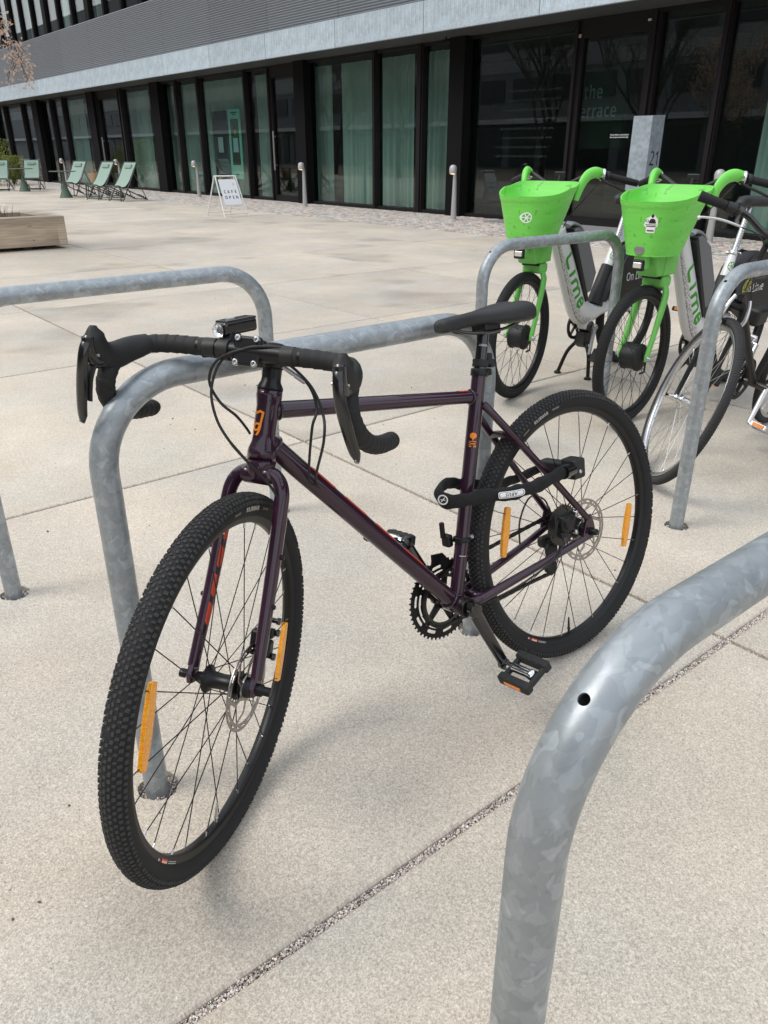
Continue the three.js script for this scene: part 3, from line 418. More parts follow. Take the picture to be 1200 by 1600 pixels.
// ---------- shrubs and trees ----------
function leafMass(n, place, size, R) { const pos = [], nor = [], uv = []; for (let i = 0; i < n; i++) { const [c, nrm] = place(R), a = V(R() - 0.5, R() - 0.5, R() - 0.5).normalize(), b = a.clone().cross(nrm).normalize(), t = nrm.clone().cross(b).normalize(), s = size * (0.6 + R() * 0.8); const q = [c.clone().addScaledVector(b, s), c.clone().addScaledVector(t, s * 0.45), c.clone().addScaledVector(b, -s), c.clone().addScaledVector(t, -s * 0.45)]; for (const k of [0, 1, 2, 0, 2, 3]) { pos.push(q[k].x, q[k].y, q[k].z); nor.push(nrm.x, nrm.y, nrm.z); uv.push(k & 1, k >> 1); } } const g = new THREE.BufferGeometry(); g.setAttribute('position', new THREE.Float32BufferAttribute(pos, 3)); g.setAttribute('normal', new THREE.Float32BufferAttribute(nor, 3)); g.setAttribute('uv', new THREE.Float32BufferAttribute(uv, 2)); return g; }
{
  const bark = std(lin(0.06, 0.048, 0.042), 0.9, 0, { bumpMap: grain, bumpScale: 0.004 }), blossom = phys(lin(0.62, 0.46, 0.36), 0.95, 0, { side: THREE.DoubleSide, transmission: 0.3 }), bronze = phys(lin(0.20, 0.12, 0.075), 0.95, 0, { side: THREE.DoubleSide, transmission: 0.3 });
  function tree(label, x, z, H, seed, mat, leaves, spread = 0.75, extra = []) {
    const R = rng(seed), o = thing('blossoming_tree', label, 'tree', [x, 0, z]), wood = [], tips = [];
    (function grow(p, d, len, r, depth) { const pts = [p.clone()]; let q = p.clone(), dir = d.clone(); for (let k = 0; k < 4; k++) { dir.add(V((R() - 0.5) * 0.28, 0.05 + (R() - 0.5) * 0.1, (R() - 0.5) * 0.28)).normalize(); q = q.clone().addScaledVector(dir, len / 4); pts.push(q); if (depth > 2) tips.push(q); } wood.push(sweep(pts, (t) => r * (1 - 0.45 * t), depth < 2 ? 9 : 5, { caps: false })); if (depth >= 5) return; const n = depth === 0 ? 5 : 3; for (let k = 0; k < n; k++) { const a = R() * 6.2832, dd = dir.clone().add(V(Math.cos(a) * spread, 0.25, Math.sin(a) * spread)).normalize(); grow(pts[Math.max(1, Math.min(4, 4 - (k > 1 ? k - 1 : 0)))], dd, len * (0.62 + R() * 0.2), r * 0.58, depth + 1); } })(V(0, 0, 0), V(0.05, 1, 0), H * 0.3, H * 0.016, 0);
    for (const pts of extra) { const sp = smoothPath(pts, 14); wood.push(sweep(sp, (t) => 0.016 - 0.012 * t, 6, { caps: false })); for (const p of sp.slice(4)) { tips.push(p, p); for (let k = 0; k < 3; k++) { const e = p.clone().add(V((R() - 0.5) * 0.5, -0.05 - R() * 0.35, (R() - 0.5) * 0.5)); wood.push(sweep([p, e], 0.003, 4, { caps: false })); tips.push(e, e, e, p.clone().lerp(e, 0.6)); } } }
    part('trunk', wood, bark, o); const s = 0.10; part('crown', leafMass(leaves, (R) => { const t = tips[Math.floor(R() * tips.length)], n = V(R() - 0.5, R() - 0.5, R() - 0.5).normalize(); return [t.clone().addScaledVector(V(R() - 0.5, R() - 0.5, R() - 0.5), s * 1.6), n]; }, 0.026, R), mat, o); return o;
  }
  tree('small blossoming tree whose pale branch hangs beside the upper windows', 2.2, -12.3, 4.6, 31, blossom, 9000, 0.55, [[[0, 2.2, 0], [0.5, 2.75, 0.3], [0.95, 2.85, 0.6], [1.22, 2.65, 0.78], [1.32, 2.3, 0.85]], [[0, 2.3, 0], [0.45, 3.0, 0.35], [0.9, 3.05, 0.6], [1.15, 2.85, 0.72]]]);
  [[-4.5, -19, 8.5, 41], [-7.5, -27, 9.5, 42], [-3.5, -33, 9, 43], [-9, -13, 9, 44], [-6, -42, 9, 45]].forEach(([x, z, h, s], i) => tree(['bare branching tree mirrored in the entrance door', 'tall bare tree mirrored in the big dark window', 'bare tree mirrored behind the curtains', 'bare tree mirrored right of the entrance', 'bare tree mirrored in the far windows'][i], x, z, h, s, bronze, 5000));
  const lime = phys(lin(0.22, 0.26, 0.03), 0.8, 0, { side: THREE.DoubleSide, transmission: 0.3 }), R = rng(4);
  for (const [x, z, h, w, l] of [[9.3, -35.6, 1.7, 0.7, 'yellow green leafy shrub by the glass behind the deck chairs'], [9.0, -37.4, 1.5, 0.8, 'yellow green leafy shrub at the far end of the deck chairs'], [10.2, -36.6, 1.1, 0.6, 'low yellow green shrub against the glass']]) { const o = thing('leafy_shrub', l, 'shrub', [x, 0, z], 0, 'yellow green shrubs by the glass'); part('stems', Array.from({ length: 14 }, () => sweep([[0, 0, 0], [(R() - 0.5) * w, h * 0.6, (R() - 0.5) * w], [(R() - 0.5) * w * 1.8, h * (0.8 + R() * 0.25), (R() - 0.5) * w * 1.8]], (t) => 0.012 - 0.009 * t, 5)), std(lin(0.06, 0.05, 0.03), 0.9), o); part('foliage', leafMass(2600, (R) => { const t = Math.pow(R(), 0.7), a = R() * 6.283, r = Math.sqrt(R()) * w * (0.5 + 0.7 * Math.sin(t * 2.6)) * (0.75 + 0.25 * Math.sin(a * 3 + t * 7)); return [V(Math.cos(a) * r, t * h, Math.sin(a) * r), V(R() - 0.5, R(), R() - 0.5).normalize()]; }, 0.035, R), lime, o); }
}
// ---------- bicycle building blocks (local axes: x forward, y up, z to the rider's right) ----------
const zAxis = (g) => g.rotateX(Math.PI / 2);                     // lathe about y -> about z
function boxes(list) {                                           // one geometry of many small blocks: [matrix, w, h, d]
  const pos = [], nor = [], uv = [], idx = [], F = [[[1, 0, 0], [0, 1, 0]], [[-1, 0, 0], [0, 1, 0]], [[0, 1, 0], [0, 0, 1]], [[0, 0, 1], [1, 0, 0]], [[0, 0, -1], [1, 0, 0]]];
  const n = V(), a = V(), b = V(), p = V();
  for (const [m, w, h, d, taper = 0.85] of list) for (const [N, A] of F) {
    n.set(...N); a.set(...A); b.crossVectors(n, a); const base = pos.length / 3;
    for (const [s, t] of [[-1, -1], [1, -1], [1, 1], [-1, 1]]) {
      p.copy(n).addScaledVector(a, s).addScaledVector(b, t); const k = p.y > 0 ? taper : 1; p.set(p.x * w / 2 * k, p.y * h / 2, p.z * d / 2 * k).applyMatrix4(m); pos.push(p.x, p.y, p.z);
      const q = n.clone().transformDirection(m); nor.push(q.x, q.y, q.z); uv.push(s * w, t * d);
    }
    idx.push(base, base + 1, base + 2, base, base + 2, base + 3);
  }
  const g = new THREE.BufferGeometry(); g.setAttribute('position', new THREE.Float32BufferAttribute(pos, 3)); g.setAttribute('normal', new THREE.Float32BufferAttribute(nor, 3)); g.setAttribute('uv', new THREE.Float32BufferAttribute(uv, 2)); g.setIndex(idx); return g;
}
function tyrePatch(Rc, r, a0, a1, f0, f1, n = 40, m = 4) {       // patch of a torus side; uv along/across
  return gridSurface(n, m, (u, v) => { const a = a0 + (a1 - a0) * u, f = f0 + (f1 - f0) * v, q = Rc + r * Math.cos(f); return [q * Math.cos(a), q * Math.sin(a), r * Math.sin(f)]; });
}
const spokeGeo = new THREE.CylinderGeometry(1, 1, 1, 6, 1);
function spoke(parent, a, b, r, mat) { const A = v3(a), B = v3(b), m = part('spoke', spokeGeo, mat, parent), d = B.clone().sub(A), l = d.length(); m.position.copy(A).add(B).multiplyScalar(0.5); m.quaternion.setFromUnitVectors(V(0, 1, 0), d.normalize()); m.scale.set(r, l, r); return m; }
function toothed(R, depth, teeth, ri, th, holes = []) {
  const s = new THREE.Shape(); for (let i = 0; i < teeth; i++) for (const [f, q] of [[0, R - depth], [0.28, R - depth * 0.9], [0.44, R], [0.56, R], [0.72, R - depth * 0.9]]) { const a = (i + f) / teeth * Math.PI * 2, x = Math.cos(a) * q, y = Math.sin(a) * q; i || f ? s.lineTo(x, y) : s.moveTo(x, y); }
  const h = new THREE.Path(); h.absarc(0, 0, ri, 0, Math.PI * 2, true); s.holes.push(h); for (const q of holes) s.holes.push(q);
  return new THREE.ExtrudeGeometry(s, { depth: th, bevelEnabled: false, curveSegments: 40 }).translate(0, 0, -th / 2);
}
function slotHole(rad, a0, a1, half) { const p = new THREE.Path(); p.absarc(0, 0, rad + half, a0, a1, false); p.absarc(rad * Math.cos(a1), rad * Math.sin(a1), half, a1, a1 + Math.PI, false); p.absarc(0, 0, rad - half, a1, a0, true); p.absarc(rad * Math.cos(a0), rad * Math.sin(a0), half, a0 + Math.PI, a0 + 2 * Math.PI, false); return p; }
function rotorGeo(R = 0.08) {
  const g = [ringPlate(R, R - 0.014, 0.0018, 64, Array.from({ length: 18 }, (_, i) => slotHole(R - 0.007, i / 18 * 6.2832, i / 18 * 6.2832 + 0.16, 0.0022)))];
  for (let i = 0; i < 6; i++) { const a = i / 6 * 6.2832, b = a + 0.55; g.push(sweep([[Math.cos(a) * 0.02, Math.sin(a) * 0.02, 0], [Math.cos(a + 0.15) * 0.045, Math.sin(a + 0.15) * 0.045, 0], [Math.cos(b) * (R - 0.012), Math.sin(b) * (R - 0.012), 0]], (t) => [0.0009, 0.0055 - 0.002 * t], 8, { hint: [0, 0, 1] })); }
  g.push(ringPlate(0.024, 0.012, 0.003)); return merge(g);
}
function reflector(len, wid) {                                   // curved-ended amber spoke reflector, long axis y
  const s = new THREE.Shape(), h = len / 2, w = wid / 2; s.moveTo(-w * 0.55, -h); s.quadraticCurveTo(-w * 1.25, 0, -w * 0.55, h); s.quadraticCurveTo(0, h * 1.03, w * 0.55, h); s.quadraticCurveTo(w * 1.25, 0, w * 0.55, -h); s.quadraticCurveTo(0, -h * 1.03, -w * 0.55, -h);
  return new THREE.ExtrudeGeometry(s, { depth: 0.006, bevelEnabled: true, bevelSize: 0.0015, bevelThickness: 0.0015, bevelSegments: 2, curveSegments: 10 }).translate(0, 0, -0.003);
}
// wheel with its axle along z, centred on the axle
function wheel(name, parent, o) {
  const g = sub(name, parent), Rc = o.R - o.r, R = rng(o.seed ?? 3);
  const tyre = new THREE.TorusGeometry(Rc, o.r, 20, 120); part('tyre', tyre, o.tyreMat ?? M.rubber, g);
  if (o.knobs) {
    const L = [], N = o.knobs, m4 = () => new THREE.Matrix4();
    for (let k = 0; k < N; k++) for (const [f, st, lw, lt, hh] of [[-68, 0.5, 0.0062, 0.0066, 0.0030], [-46, 0, 0.0066, 0.0056, 0.0026], [-27, 0.5, 0.0056, 0.0050, 0.0022], [-9, 0, 0.0052, 0.0056, 0.0021], [9, 0.5, 0.0052, 0.0056, 0.0021], [27, 0, 0.0056, 0.0050, 0.0022], [46, 0.5, 0.0066, 0.0056, 0.0026], [68, 0, 0.0062, 0.0066, 0.0030]]) {
      const a = (k + st + (R() - 0.5) * 0.12) / N * Math.PI * 2, F = f / 180 * Math.PI, skew = ((k & 1) ? 0.18 : -0.12) * Math.sign(f), wj = 1 + ((k % 3) - 1) * 0.12;
      const m = m4().makeRotationZ(a).multiply(m4().makeTranslation(Rc, 0, 0)).multiply(m4().makeRotationY(-F)).multiply(m4().makeTranslation(o.r + hh / 2 - 0.0006, 0, 0)).multiply(m4().makeRotationX(skew)).multiply(m4().makeRotationZ(-Math.PI / 2));
      if (R() > 0.03) L.push([m, lt * wj * (0.82 + R() * 0.36) * (6.2832 * o.R / N / 0.0115), hh * (0.8 + R() * 0.3), lw * (0.85 + R() * 0.3)]);
    }
    const t = part('tread', boxes(L), M.tread ?? M.rubber, g); t.userData.kind = 'stuff';
  } else if (o.treadLines) {
    const L = []; for (let k = 0; k < o.treadLines; k++) for (const f of [-38, -13, 13, 38]) { const a = (k + (f > 0 ? 0.5 : 0)) / o.treadLines * Math.PI * 2, F = f / 180 * Math.PI; L.push([new THREE.Matrix4().makeRotationZ(a).multiply(new THREE.Matrix4().makeTranslation(Rc, 0, 0)).multiply(new THREE.Matrix4().makeRotationY(-F)).multiply(new THREE.Matrix4().makeTranslation(o.r + 0.0002, 0, 0)).multiply(new THREE.Matrix4().makeRotationX(Math.sign(f) * 0.7)).multiply(new THREE.Matrix4().makeRotationZ(-Math.PI / 2)), 6.2832 * o.R / o.treadLines * 0.62, 0.0016, 0.0085]); }
    const t = part('tread', boxes(L), o.tyreMat ?? M.rubber, g); t.userData.kind = 'stuff';
  }
  const q = o.rimOut ?? 0.3165, p = o.rimIn ?? 0.2955, w = o.rimW ?? 0.0125;
  part('rim', zAxis(new THREE.LatheGeometry([[q - 0.006, -w * 0.7], [q, -w], [q - 0.004, -w - 0.0006], [p + 0.004, -w * 0.8], [p, -w * 0.45], [p, w * 0.45], [p + 0.004, w * 0.8], [q - 0.004, w + 0.0006], [q, w], [q - 0.006, w * 0.7], [q - 0.006, -w * 0.7]].map((a) => new THREE.Vector2(...a)), 120)), o.rimMat ?? M.blackAlloy, g);
  // hub
  const hf = o.flange ?? 0.03, fr = o.flangeR ?? 0.026;
  part('hub', zAxis(new THREE.LatheGeometry((o.hubProfile ?? [[0.001, -0.052], [0.009, -0.052], [0.011, -0.04], [0.014, -hf - 0.003], [fr, -hf - 0.002], [fr, -hf + 0.002], [0.0165, -hf + 0.006], [0.0145, 0], [0.0165, hf - 0.006], [fr, hf - 0.002], [fr, hf + 0.002], [0.014, hf + 0.003], [0.011, 0.04], [0.009, 0.052], [0.001, 0.052]]).map((a) => new THREE.Vector2(...a)), 32)), o.hubMat ?? M.blackAlloy, g);
  const n = o.spokes, cross = o.cross ?? 3;
  for (let i = 0; i < n; i++) {
    const side = i % 2 ? 1 : -1, pair = Math.floor(i / 2), dir = pair % 2 ? 1 : -1, ra = (i + 0.5) / n * Math.PI * 2 + (o.spin ?? 0), ha = ra + dir * (cross * Math.PI * 2 / n) * 1.15;
    spoke(g, [Math.cos(ha) * (fr - 0.003), Math.sin(ha) * (fr - 0.003), side * (hf + (dir > 0 ? 0.002 : -0.002))], [Math.cos(ra) * (p + 0.002), Math.sin(ra) * (p + 0.002), side * 0.003], o.spokeR ?? 0.00105, o.spokeMat ?? M.spoke);
    if (o.nipples) { const d = V(Math.cos(ra), Math.sin(ra), 0); part('nipple', spokeGeo, M.steel, g).position.set(d.x * (p - 0.004), d.y * (p - 0.004), side * 0.0035); const mm = g.children[g.children.length - 1]; mm.quaternion.setFromUnitVectors(V(0, 1, 0), d); mm.scale.set(0.0019, 0.011, 0.0019); }
  }
  for (const [a, r, l] of o.reflectors ?? []) { const m = part('reflector', reflector(l, 0.021), M.amberGrain ?? M.amber, g); m.position.set(Math.cos(a) * r, Math.sin(a) * r, -0.006); m.rotation.z = a; }
  if (o.valve !== undefined) { const a = o.valve, d = [Math.cos(a), Math.sin(a)], P = (r) => [d[0] * r, d[1] * r, 0]; part('valve', turned(P(p + 0.002), P(p - 0.05), [[0, 0.0032], [0.012, 0.0032], [0.013, 0.0045], [0.016, 0.0045], [0.017, 0.003], [0.034, 0.0028], [0.035, 0.0024], [0.046, 0.0018], [0.047, 0]], 10), o.valveMat ?? M.steel, g); }
  return g;
}
M.tread = std(lin(0.040, 0.0385, 0.037), 0.9);
{ const t = texture(128, 128, (u, v, c) => { const s = Math.abs(((u * 16) % 1) - 0.5) + Math.abs(((v * 16) % 1) - 0.5), n = hash(Math.floor(u * 16), Math.floor(v * 16), 6); c[0] = 235 + 20 * s; c[1] = 110 + 60 * s + 40 * n; c[2] = 4 + 20 * n; }, { rep: [26, 26] });
  M.amberGrain = phys(0xffffff, 0.2, 0, { map: t, clearcoat: 1, clearcoatRoughness: 0.05, bumpMap: grain, bumpScale: 0.001 }); }

// ---------- the purple drop-bar bicycle leaning on the hoop ----------
const BIKE = { pos: [1.505, 0, -1.0147], rot: [0.1865, 3.123, 0] };
const AX = { T0: [0.802, 0.846, 0], tilt: 18.2 / 180 * Math.PI, steer: 0.65 };
const steerQ = new THREE.Quaternion().setFromEuler(new THREE.Euler(0, 0, AX.tilt)).multiply(new THREE.Quaternion().setFromEuler(new THREE.Euler(0, AX.steer, 0)));
const toBike = (p) => v3(p).clone().applyQuaternion(steerQ).add(V(...AX.T0));
function steered(name, parent) { const g = sub(name, parent); g.position.set(...AX.T0); g.quaternion.copy(steerQ); return g; }
{
  const purple = phys(lin(0.025, 0.005, 0.018), 0.5, 0, { clearcoat: 1, clearcoatRoughness: 0.03, specularIntensity: 0.3 });
  const weldMat = phys(lin(0.030, 0.014, 0.027), 0.36, 0.25, { clearcoat: 1, clearcoatRoughness: 0.2, bumpMap: grain, bumpScale: 0.003 });
  const orange = '#e8861c', red = '#b93a1c';
  const bike = thing('gravel_bicycle', 'dark purple drop-bar bicycle with knobbly tyres locked to a grey hoop', 'bicycle', BIKE.pos); bike.rotation.set(...BIKE.rot, 'YXZ');
  const BB = [0.409, 0.278, 0], HB = [0.8435, 0.7205, 0];
  // frame
  const frame = sub('frame', bike);
  const down = V(...HB).sub(V(...AX.T0)).normalize(), hAt = (s) => V(...AX.T0).addScaledVector(down, s);
  part('head_tube', turned(AX.T0, HB, [[0, 0.001], [0, 0.0236], [0.014, 0.0238], [0.022, 0.0225], [0.032, 0.0208], [0.08, 0.0208], [0.098, 0.022], [0.11, 0.0262], [0.117, 0.0272], [0.131, 0.0272], [0.132, 0.001]], 32), purple, frame);
  const ttA = hAt(0.040), ttB = V(0.292, 0.740, 0), dtA = hAt(0.092);
  part('top_tube', bar(ttA, ttB, 0.0165, 0.0142, 20), purple, frame);
  part('down_tube', bar(dtA, BB, 0.0195, 0.0195, 24), purple, frame);
  part('seat_tube', bar(BB, [0.2735, 0.797, 0], 0.0163, 0.0163, 22), purple, frame);
  part('bottom_bracket_shell', turned([BB[0], BB[1], -0.036], [BB[0], BB[1], 0.036], [[0, 0.001], [0, 0.0215], [0.072, 0.0215], [0.072, 0.001]], 24), purple, frame);
  for (const s of [-1, 1]) {
    part('seat_stay', sweep(smoothPath([[0.283, 0.722, s * 0.013], [0.262, 0.69, s * 0.027], [0.20, 0.615, s * 0.040], [0.1, 0.495, s * 0.056], [0.008, 0.386, s * 0.068]], 30), (t) => 0.0092 - 0.0012 * t, 14), purple, frame);
    part('chain_stay', sweep(smoothPath([[0.395, 0.276, s * 0.022], [0.355, 0.282, s * 0.034], [0.27, 0.295, s * 0.042], [0.12, 0.318, s * 0.056], [0.02, 0.337, s * 0.067]], 30), (t) => [0.0125 - 0.0035 * t, 0.0095 - 0.001 * t], 14, { hint: [0, 1, 0] }), purple, frame);
    part('dropout', extrude([[0.034, 0.328], [0.03, 0.346], [0.012, 0.392], [-0.004, 0.394], [-0.014, 0.368], [-0.018, 0.346], [-0.006, 0.330]], 0.008, 0.002).translate(0, 0, s * 0.0675), purple, frame);
  }
  part('seat_stay_bridge', sweep(smoothPath([[0.213, 0.63, -0.042], [0.22, 0.637, -0.02], [0.223, 0.64, 0], [0.22, 0.637, 0.02], [0.213, 0.63, 0.042]], 16), [0.0085, 0.0085][0], 12), purple, frame);
  part('chain_stay_bridge', sweep(smoothPath([[0.345, 0.284, -0.036], [0.362, 0.287, -0.015], [0.362, 0.287, 0.015], [0.345, 0.284, 0.036]], 14), 0.011, 12), purple, frame);
  const ringWeld = (c, ax, r, t) => { const g = new THREE.TorusGeometry(r, t, 8, 40), p = g.attributes.position; for (let i = 0; i < p.count; i++) { const a = Math.atan2(p.getY(i), p.getX(i)), k = 1 + 0.012 * Math.sin(a * 26); p.setXYZ(i, p.getX(i) * k, p.getY(i) * k, p.getZ(i)); } g.computeVertexNormals(); g.applyQuaternion(new THREE.Quaternion().setFromUnitVectors(V(0, 0, 1), v3(ax).clone().normalize())); return g.translate(c.x, c.y, c.z); };
  const ttDir = ttB.clone().sub(ttA), dtDir = V(...BB).sub(dtA), stDir = V(0.2735, 0.797, 0).sub(V(...BB));
  part('weld_bead', [ringWeld(ttA.clone().addScaledVector(ttDir.clone().normalize(), 0.0215), ttDir, 0.0172, 0.0026), ringWeld(ttB.clone().addScaledVector(ttDir.clone().normalize(), -0.017), ttDir, 0.0152, 0.0026), ringWeld(dtA.clone().addScaledVector(dtDir.clone().normalize(), 0.024), dtDir, 0.0205, 0.003), ringWeld(V(...BB).addScaledVector(stDir.clone().normalize(), 0.024), stDir, 0.0172, 0.0028), ringWeld(V(...BB).addScaledVector(V(0.111, 0.122, 0).normalize(), 0.026), V(0.111, 0.122, 0), 0.0205, 0.003)], weldMat, frame);
  // paint marks on the frame
  const shield = print(128, 256, (x) => { x.strokeStyle = orange; x.lineWidth = 17; x.lineJoin = 'miter'; x.beginPath(); x.moveTo(14, 52); x.lineTo(40, 30); x.lineTo(64, 46); x.lineTo(88, 30); x.lineTo(116, 40); x.lineTo(106, 120); x.quadraticCurveTo(104, 210, 62, 234); x.quadraticCurveTo(20, 210, 18, 120); x.closePath(); x.stroke(); x.beginPath(); x.moveTo(100, 132); x.quadraticCurveTo(60, 118, 48, 150); x.quadraticCurveTo(46, 184, 78, 178); x.quadraticCurveTo(100, 168, 100, 132); x.stroke(); x.beginPath(); x.moveTo(20, 150); x.lineTo(50, 176); x.stroke(); });
  // badge faces forward; uv u runs down the tube, v around
    part('head_badge', cylPatch(AX.T0, HB, 0.0212, 0.27, 0.72, [1, 0.33, -0.1], -0.78, 0.78, 14, 0.0212, -1), decalMat(shield), frame);
  const letters = print(1024, 64, (x) => { x.fillStyle = red; for (let i = 0; i < 4; i++) { const o = 40 + i * 250; x.beginPath(); x.moveTo(o, 8); x.lineTo(o + 170, 8); x.lineTo(o + 200, 30); x.lineTo(o + 170, 56); x.lineTo(o + 40, 56); x.closePath(); x.fill(); } });
  part('down_tube_lettering', cylPatch(dtA, BB, 0.0203, 0.14, 0.78, [-0.73, 0.68, 0], 0.10, 0.95, 8, 0.0203), decalMat(letters), frame);
  const tree = print(128, 256, (x) => { x.fillStyle = orange; x.beginPath(); x.ellipse(64, 66, 44, 46, 0, 0, 7); x.fill(); x.fillRect(57, 100, 14, 40); x.fillRect(16, 148, 96, 10); x.lineWidth = 9; x.strokeStyle = orange; x.beginPath(); x.moveTo(14, 170); x.lineTo(112, 206); x.moveTo(112, 170); x.lineTo(14, 206); x.stroke(); x.fillRect(20, 220, 30, 18); x.fillRect(78, 216, 36, 22); });
    part('seat_tube_emblem', cylPatch(BB, [0.2735, 0.797, 0], 0.0167, 0.675, 0.745, [0.75, 0.1, -0.9], -0.7, 0.7, 12, 0.0167, 1), decalMat(tree), frame);
  const stripe = print(256, 64, (x) => { x.fillStyle = '#e2552b'; x.fillRect(0, 8, 200, 48); x.fillStyle = '#5b1f22'; x.fillRect(120, 8, 10, 48); x.fillRect(150, 30, 40, 26); });
  part('top_tube_label', cylPatch(ttA, ttB, 0.0153, 0.895, 0.965, [0, 1, 0], -0.5, 0.6, 8), decalMat(stripe), frame);
  const small = print(256, 64, (x) => { x.fillStyle = '#e8e6ea'; x.font = 'bold 40px sans-serif'; x.fillRect(20, 20, 26, 10); x.fillRect(54, 16, 20, 22); x.fillRect(86, 20, 40, 10); x.fillRect(140, 18, 24, 18); x.fillRect(180, 20, 44, 10); });
  part('seat_tube_mark', cylPatch(BB, [0.2735, 0.797, 0], 0.0167, 0.21, 0.222, [0.75, 0.1, -0.9], -0.4, 0.9, 8), decalMat(print(64, 256, (x) => { x.fillStyle = '#d8d4da'; x.fillRect(24, 30, 14, 190); })), frame);

  // fork
  const fork = steered('fork', bike);
  part('lower_headset', turned([0, -0.131, 0], [0, -0.15, 0], [[0, 0.001], [0, 0.0272], [0.008, 0.0272], [0.012, 0.0262], [0.02, 0.024], [0.02, 0.001]], 32), purple, fork);
  part('fork_crown', [rbox(0.040, 0.034, 0.070, 0.015, 0.004, -0.158, 0, 4), turned([0.004, -0.135, 0], [0.004, -0.165, 0], [[0, 0.0255], [0.014, 0.0255], [0.03, 0.020]], 24)], purple, fork);
  part('crown_hole', turned([0.020, -0.158, 0], [0.0252, -0.158, 0], [[0, 0.0035], [0.0052, 0.0035], [0.0052, 0.0001]], 14), std(0x050505, 0.9), fork);
  for (const s of [-1, 1]) {
    part('fork_blade', sweep(smoothPath([[0.003, -0.150, s * 0.012], [0.004, -0.158, s * 0.034], [0.006, -0.178, s * 0.0485], [0.010, -0.215, s * 0.0535], [0.022, -0.34, s * 0.057], [0.040, -0.46, s * 0.061], [0.049, -0.522, s * 0.0635]], 44), (t) => [0.0172 - 0.004 * t, 0.0138 - 0.003 * t], 18, { hint: [1, 0, 0] }), purple, fork);
    part('fork_dropout', extrude([[0.033, -0.512], [0.058, -0.508], [0.068, -0.535], [0.062, -0.552], [0.044, -0.553], [0.038, -0.538]], 0.012, 0.003).translate(0, 0, s * 0.062), purple, fork);
    for (const y of [-0.3, -0.39]) part('eyelet_bolt', turned([0.022 - (y + 0.34) * 0.15, y, s * 0.066], [0.022 - (y + 0.34) * 0.15, y, s * 0.0745], [[0, 0.005], [0.006, 0.005], [0.0085, 0.0035], [0.0085, 0]], 12), M.blackAlloy, fork);
  }
  const fl = print(512, 64, (x) => { x.fillStyle = red; for (let i = 0; i < 4; i++) { const o = 10 + i * 125; x.beginPath(); x.moveTo(o, 6); x.lineTo(o + 90, 6); x.lineTo(o + 108, 34); x.lineTo(o + 80, 58); x.lineTo(o + 20, 58); x.closePath(); x.fill(); } });
  part('fork_lettering', cylPatch([0.011, -0.225, 0.0535], [0.041, -0.465, 0.061], 0.0146, 0.05, 0.95, [0.25, 0, -1], -0.35, 0.75, 8, 0.0125), decalMat(fl), fork);
  part('axle_end', turned([0.051, -0.539, -0.066], [0.051, -0.539, -0.094], [[0, 0.0115], [0.012, 0.0115], [0.013, 0.0085], [0.027, 0.0085], [0.028, 0.006], [0.028, 0]], 18), M.blackAlloy, fork);
  part('axle_knob', turned([0.051, -0.539, 0.064], [0.051, -0.539, 0.088], [[0, 0.008], [0.010, 0.0055], [0.012, 0.0085], [0.022, 0.0085], [0.024, 0.005], [0.024, 0]], 16), M.blackAlloy, fork);
  const fcal = part('brake_caliper', [rbox(0.034, 0.05, 0.03, 0.008, 0.018, -0.46, -0.048, 3), rbox(0.024, 0.03, 0.02, 0.006, 0.0, -0.475, -0.056, 2), rbox(0.018, 0.018, 0.032, 0.004, -0.004, -0.448, -0.05)], M.blackAlloy, fork);
  for (const [u, v] of [[-0.012, -0.425], [-0.014, -0.448], [-0.006, -0.492]]) part('bolt', turned([u, v, -0.05], [u, v, -0.072], [[0, 0.005], [0.016, 0.005], [0.016, 0.0068], [0.022, 0.0068], [0.022, 0]], 12), M.blackGloss, fcal);
  part('brake_hose', sweep(smoothPath([[0.090, -0.104, 0.022], [0.074, -0.130, -0.002], [0.050, -0.158, -0.027], [0.022, -0.19, -0.047], [0.002, -0.24, -0.0505], [-0.003, -0.33, -0.05], [0.006, -0.42, -0.05]], 40), 0.0026, 8), M.blackPlastic, fork);

  // wheels
  const fw = wheel('front_wheel', bike, { R: 0.3495, r: 0.0222, knobs: 188, spokes: 28, nipples: true, spin: 0.12, reflectors: [[0.02, 0.262, 0.135], [Math.PI + 0.02, 0.265, 0.125]], valve: -1.72, seed: 9 });
  fw.quaternion.copy(steerQ); fw.position.copy(toBike([0.0512, -0.539, 0]));
  const rw = wheel('rear_wheel', bike, { R: 0.3495, r: 0.0222, knobs: 188, spokes: 28, nipples: true, spin: 0.3, reflectors: [[0.225, 0.243, 0.118], [Math.PI + 0.26, 0.243, 0.118]], valve: -1.50, valveMat: M.blackPlastic, seed: 10, flange: 0.028 });
  rw.position.set(0, 0.3495, 0);
  const rotorMat = std(lin(0.36, 0.34, 0.32), 0.32, 1), tyreText = print(1024, 64, (x) => { x.fillStyle = '#b9b4a8'; x.font = 'bold italic 44px sans-serif'; x.fillText('RAMBLER', 300, 48); x.font = 'italic 26px sans-serif'; x.fillText('MAXXIS', 150, 44); x.font = '24px sans-serif'; x.fillText('700x45C', 580, 44); });
  for (const [w, ta, ra] of [[fw, 1.45, -1.32], [rw, 1.15, -1.33]]) {
    const rt = part('brake_rotor', rotorGeo(0.08), rotorMat, w); rt.position.z = -0.047; rt.rotation.z = 0.4;
    part('rotor_carrier', zAxis(new THREE.LatheGeometry([[0.006, -0.06], [0.016, -0.06], [0.019, -0.054], [0.019, -0.044], [0.026, -0.042], [0.012, -0.03]].map((a) => new THREE.Vector2(...a)), 24)), M.blackAlloy, w);
    part('tyre_lettering', tyrePatch(0.3273, 0.0226, ta + 0.42, ta - 0.42, -2.05, -1.30), decalMat(tyreText, { side: THREE.DoubleSide, roughness: 0.8 }), w);
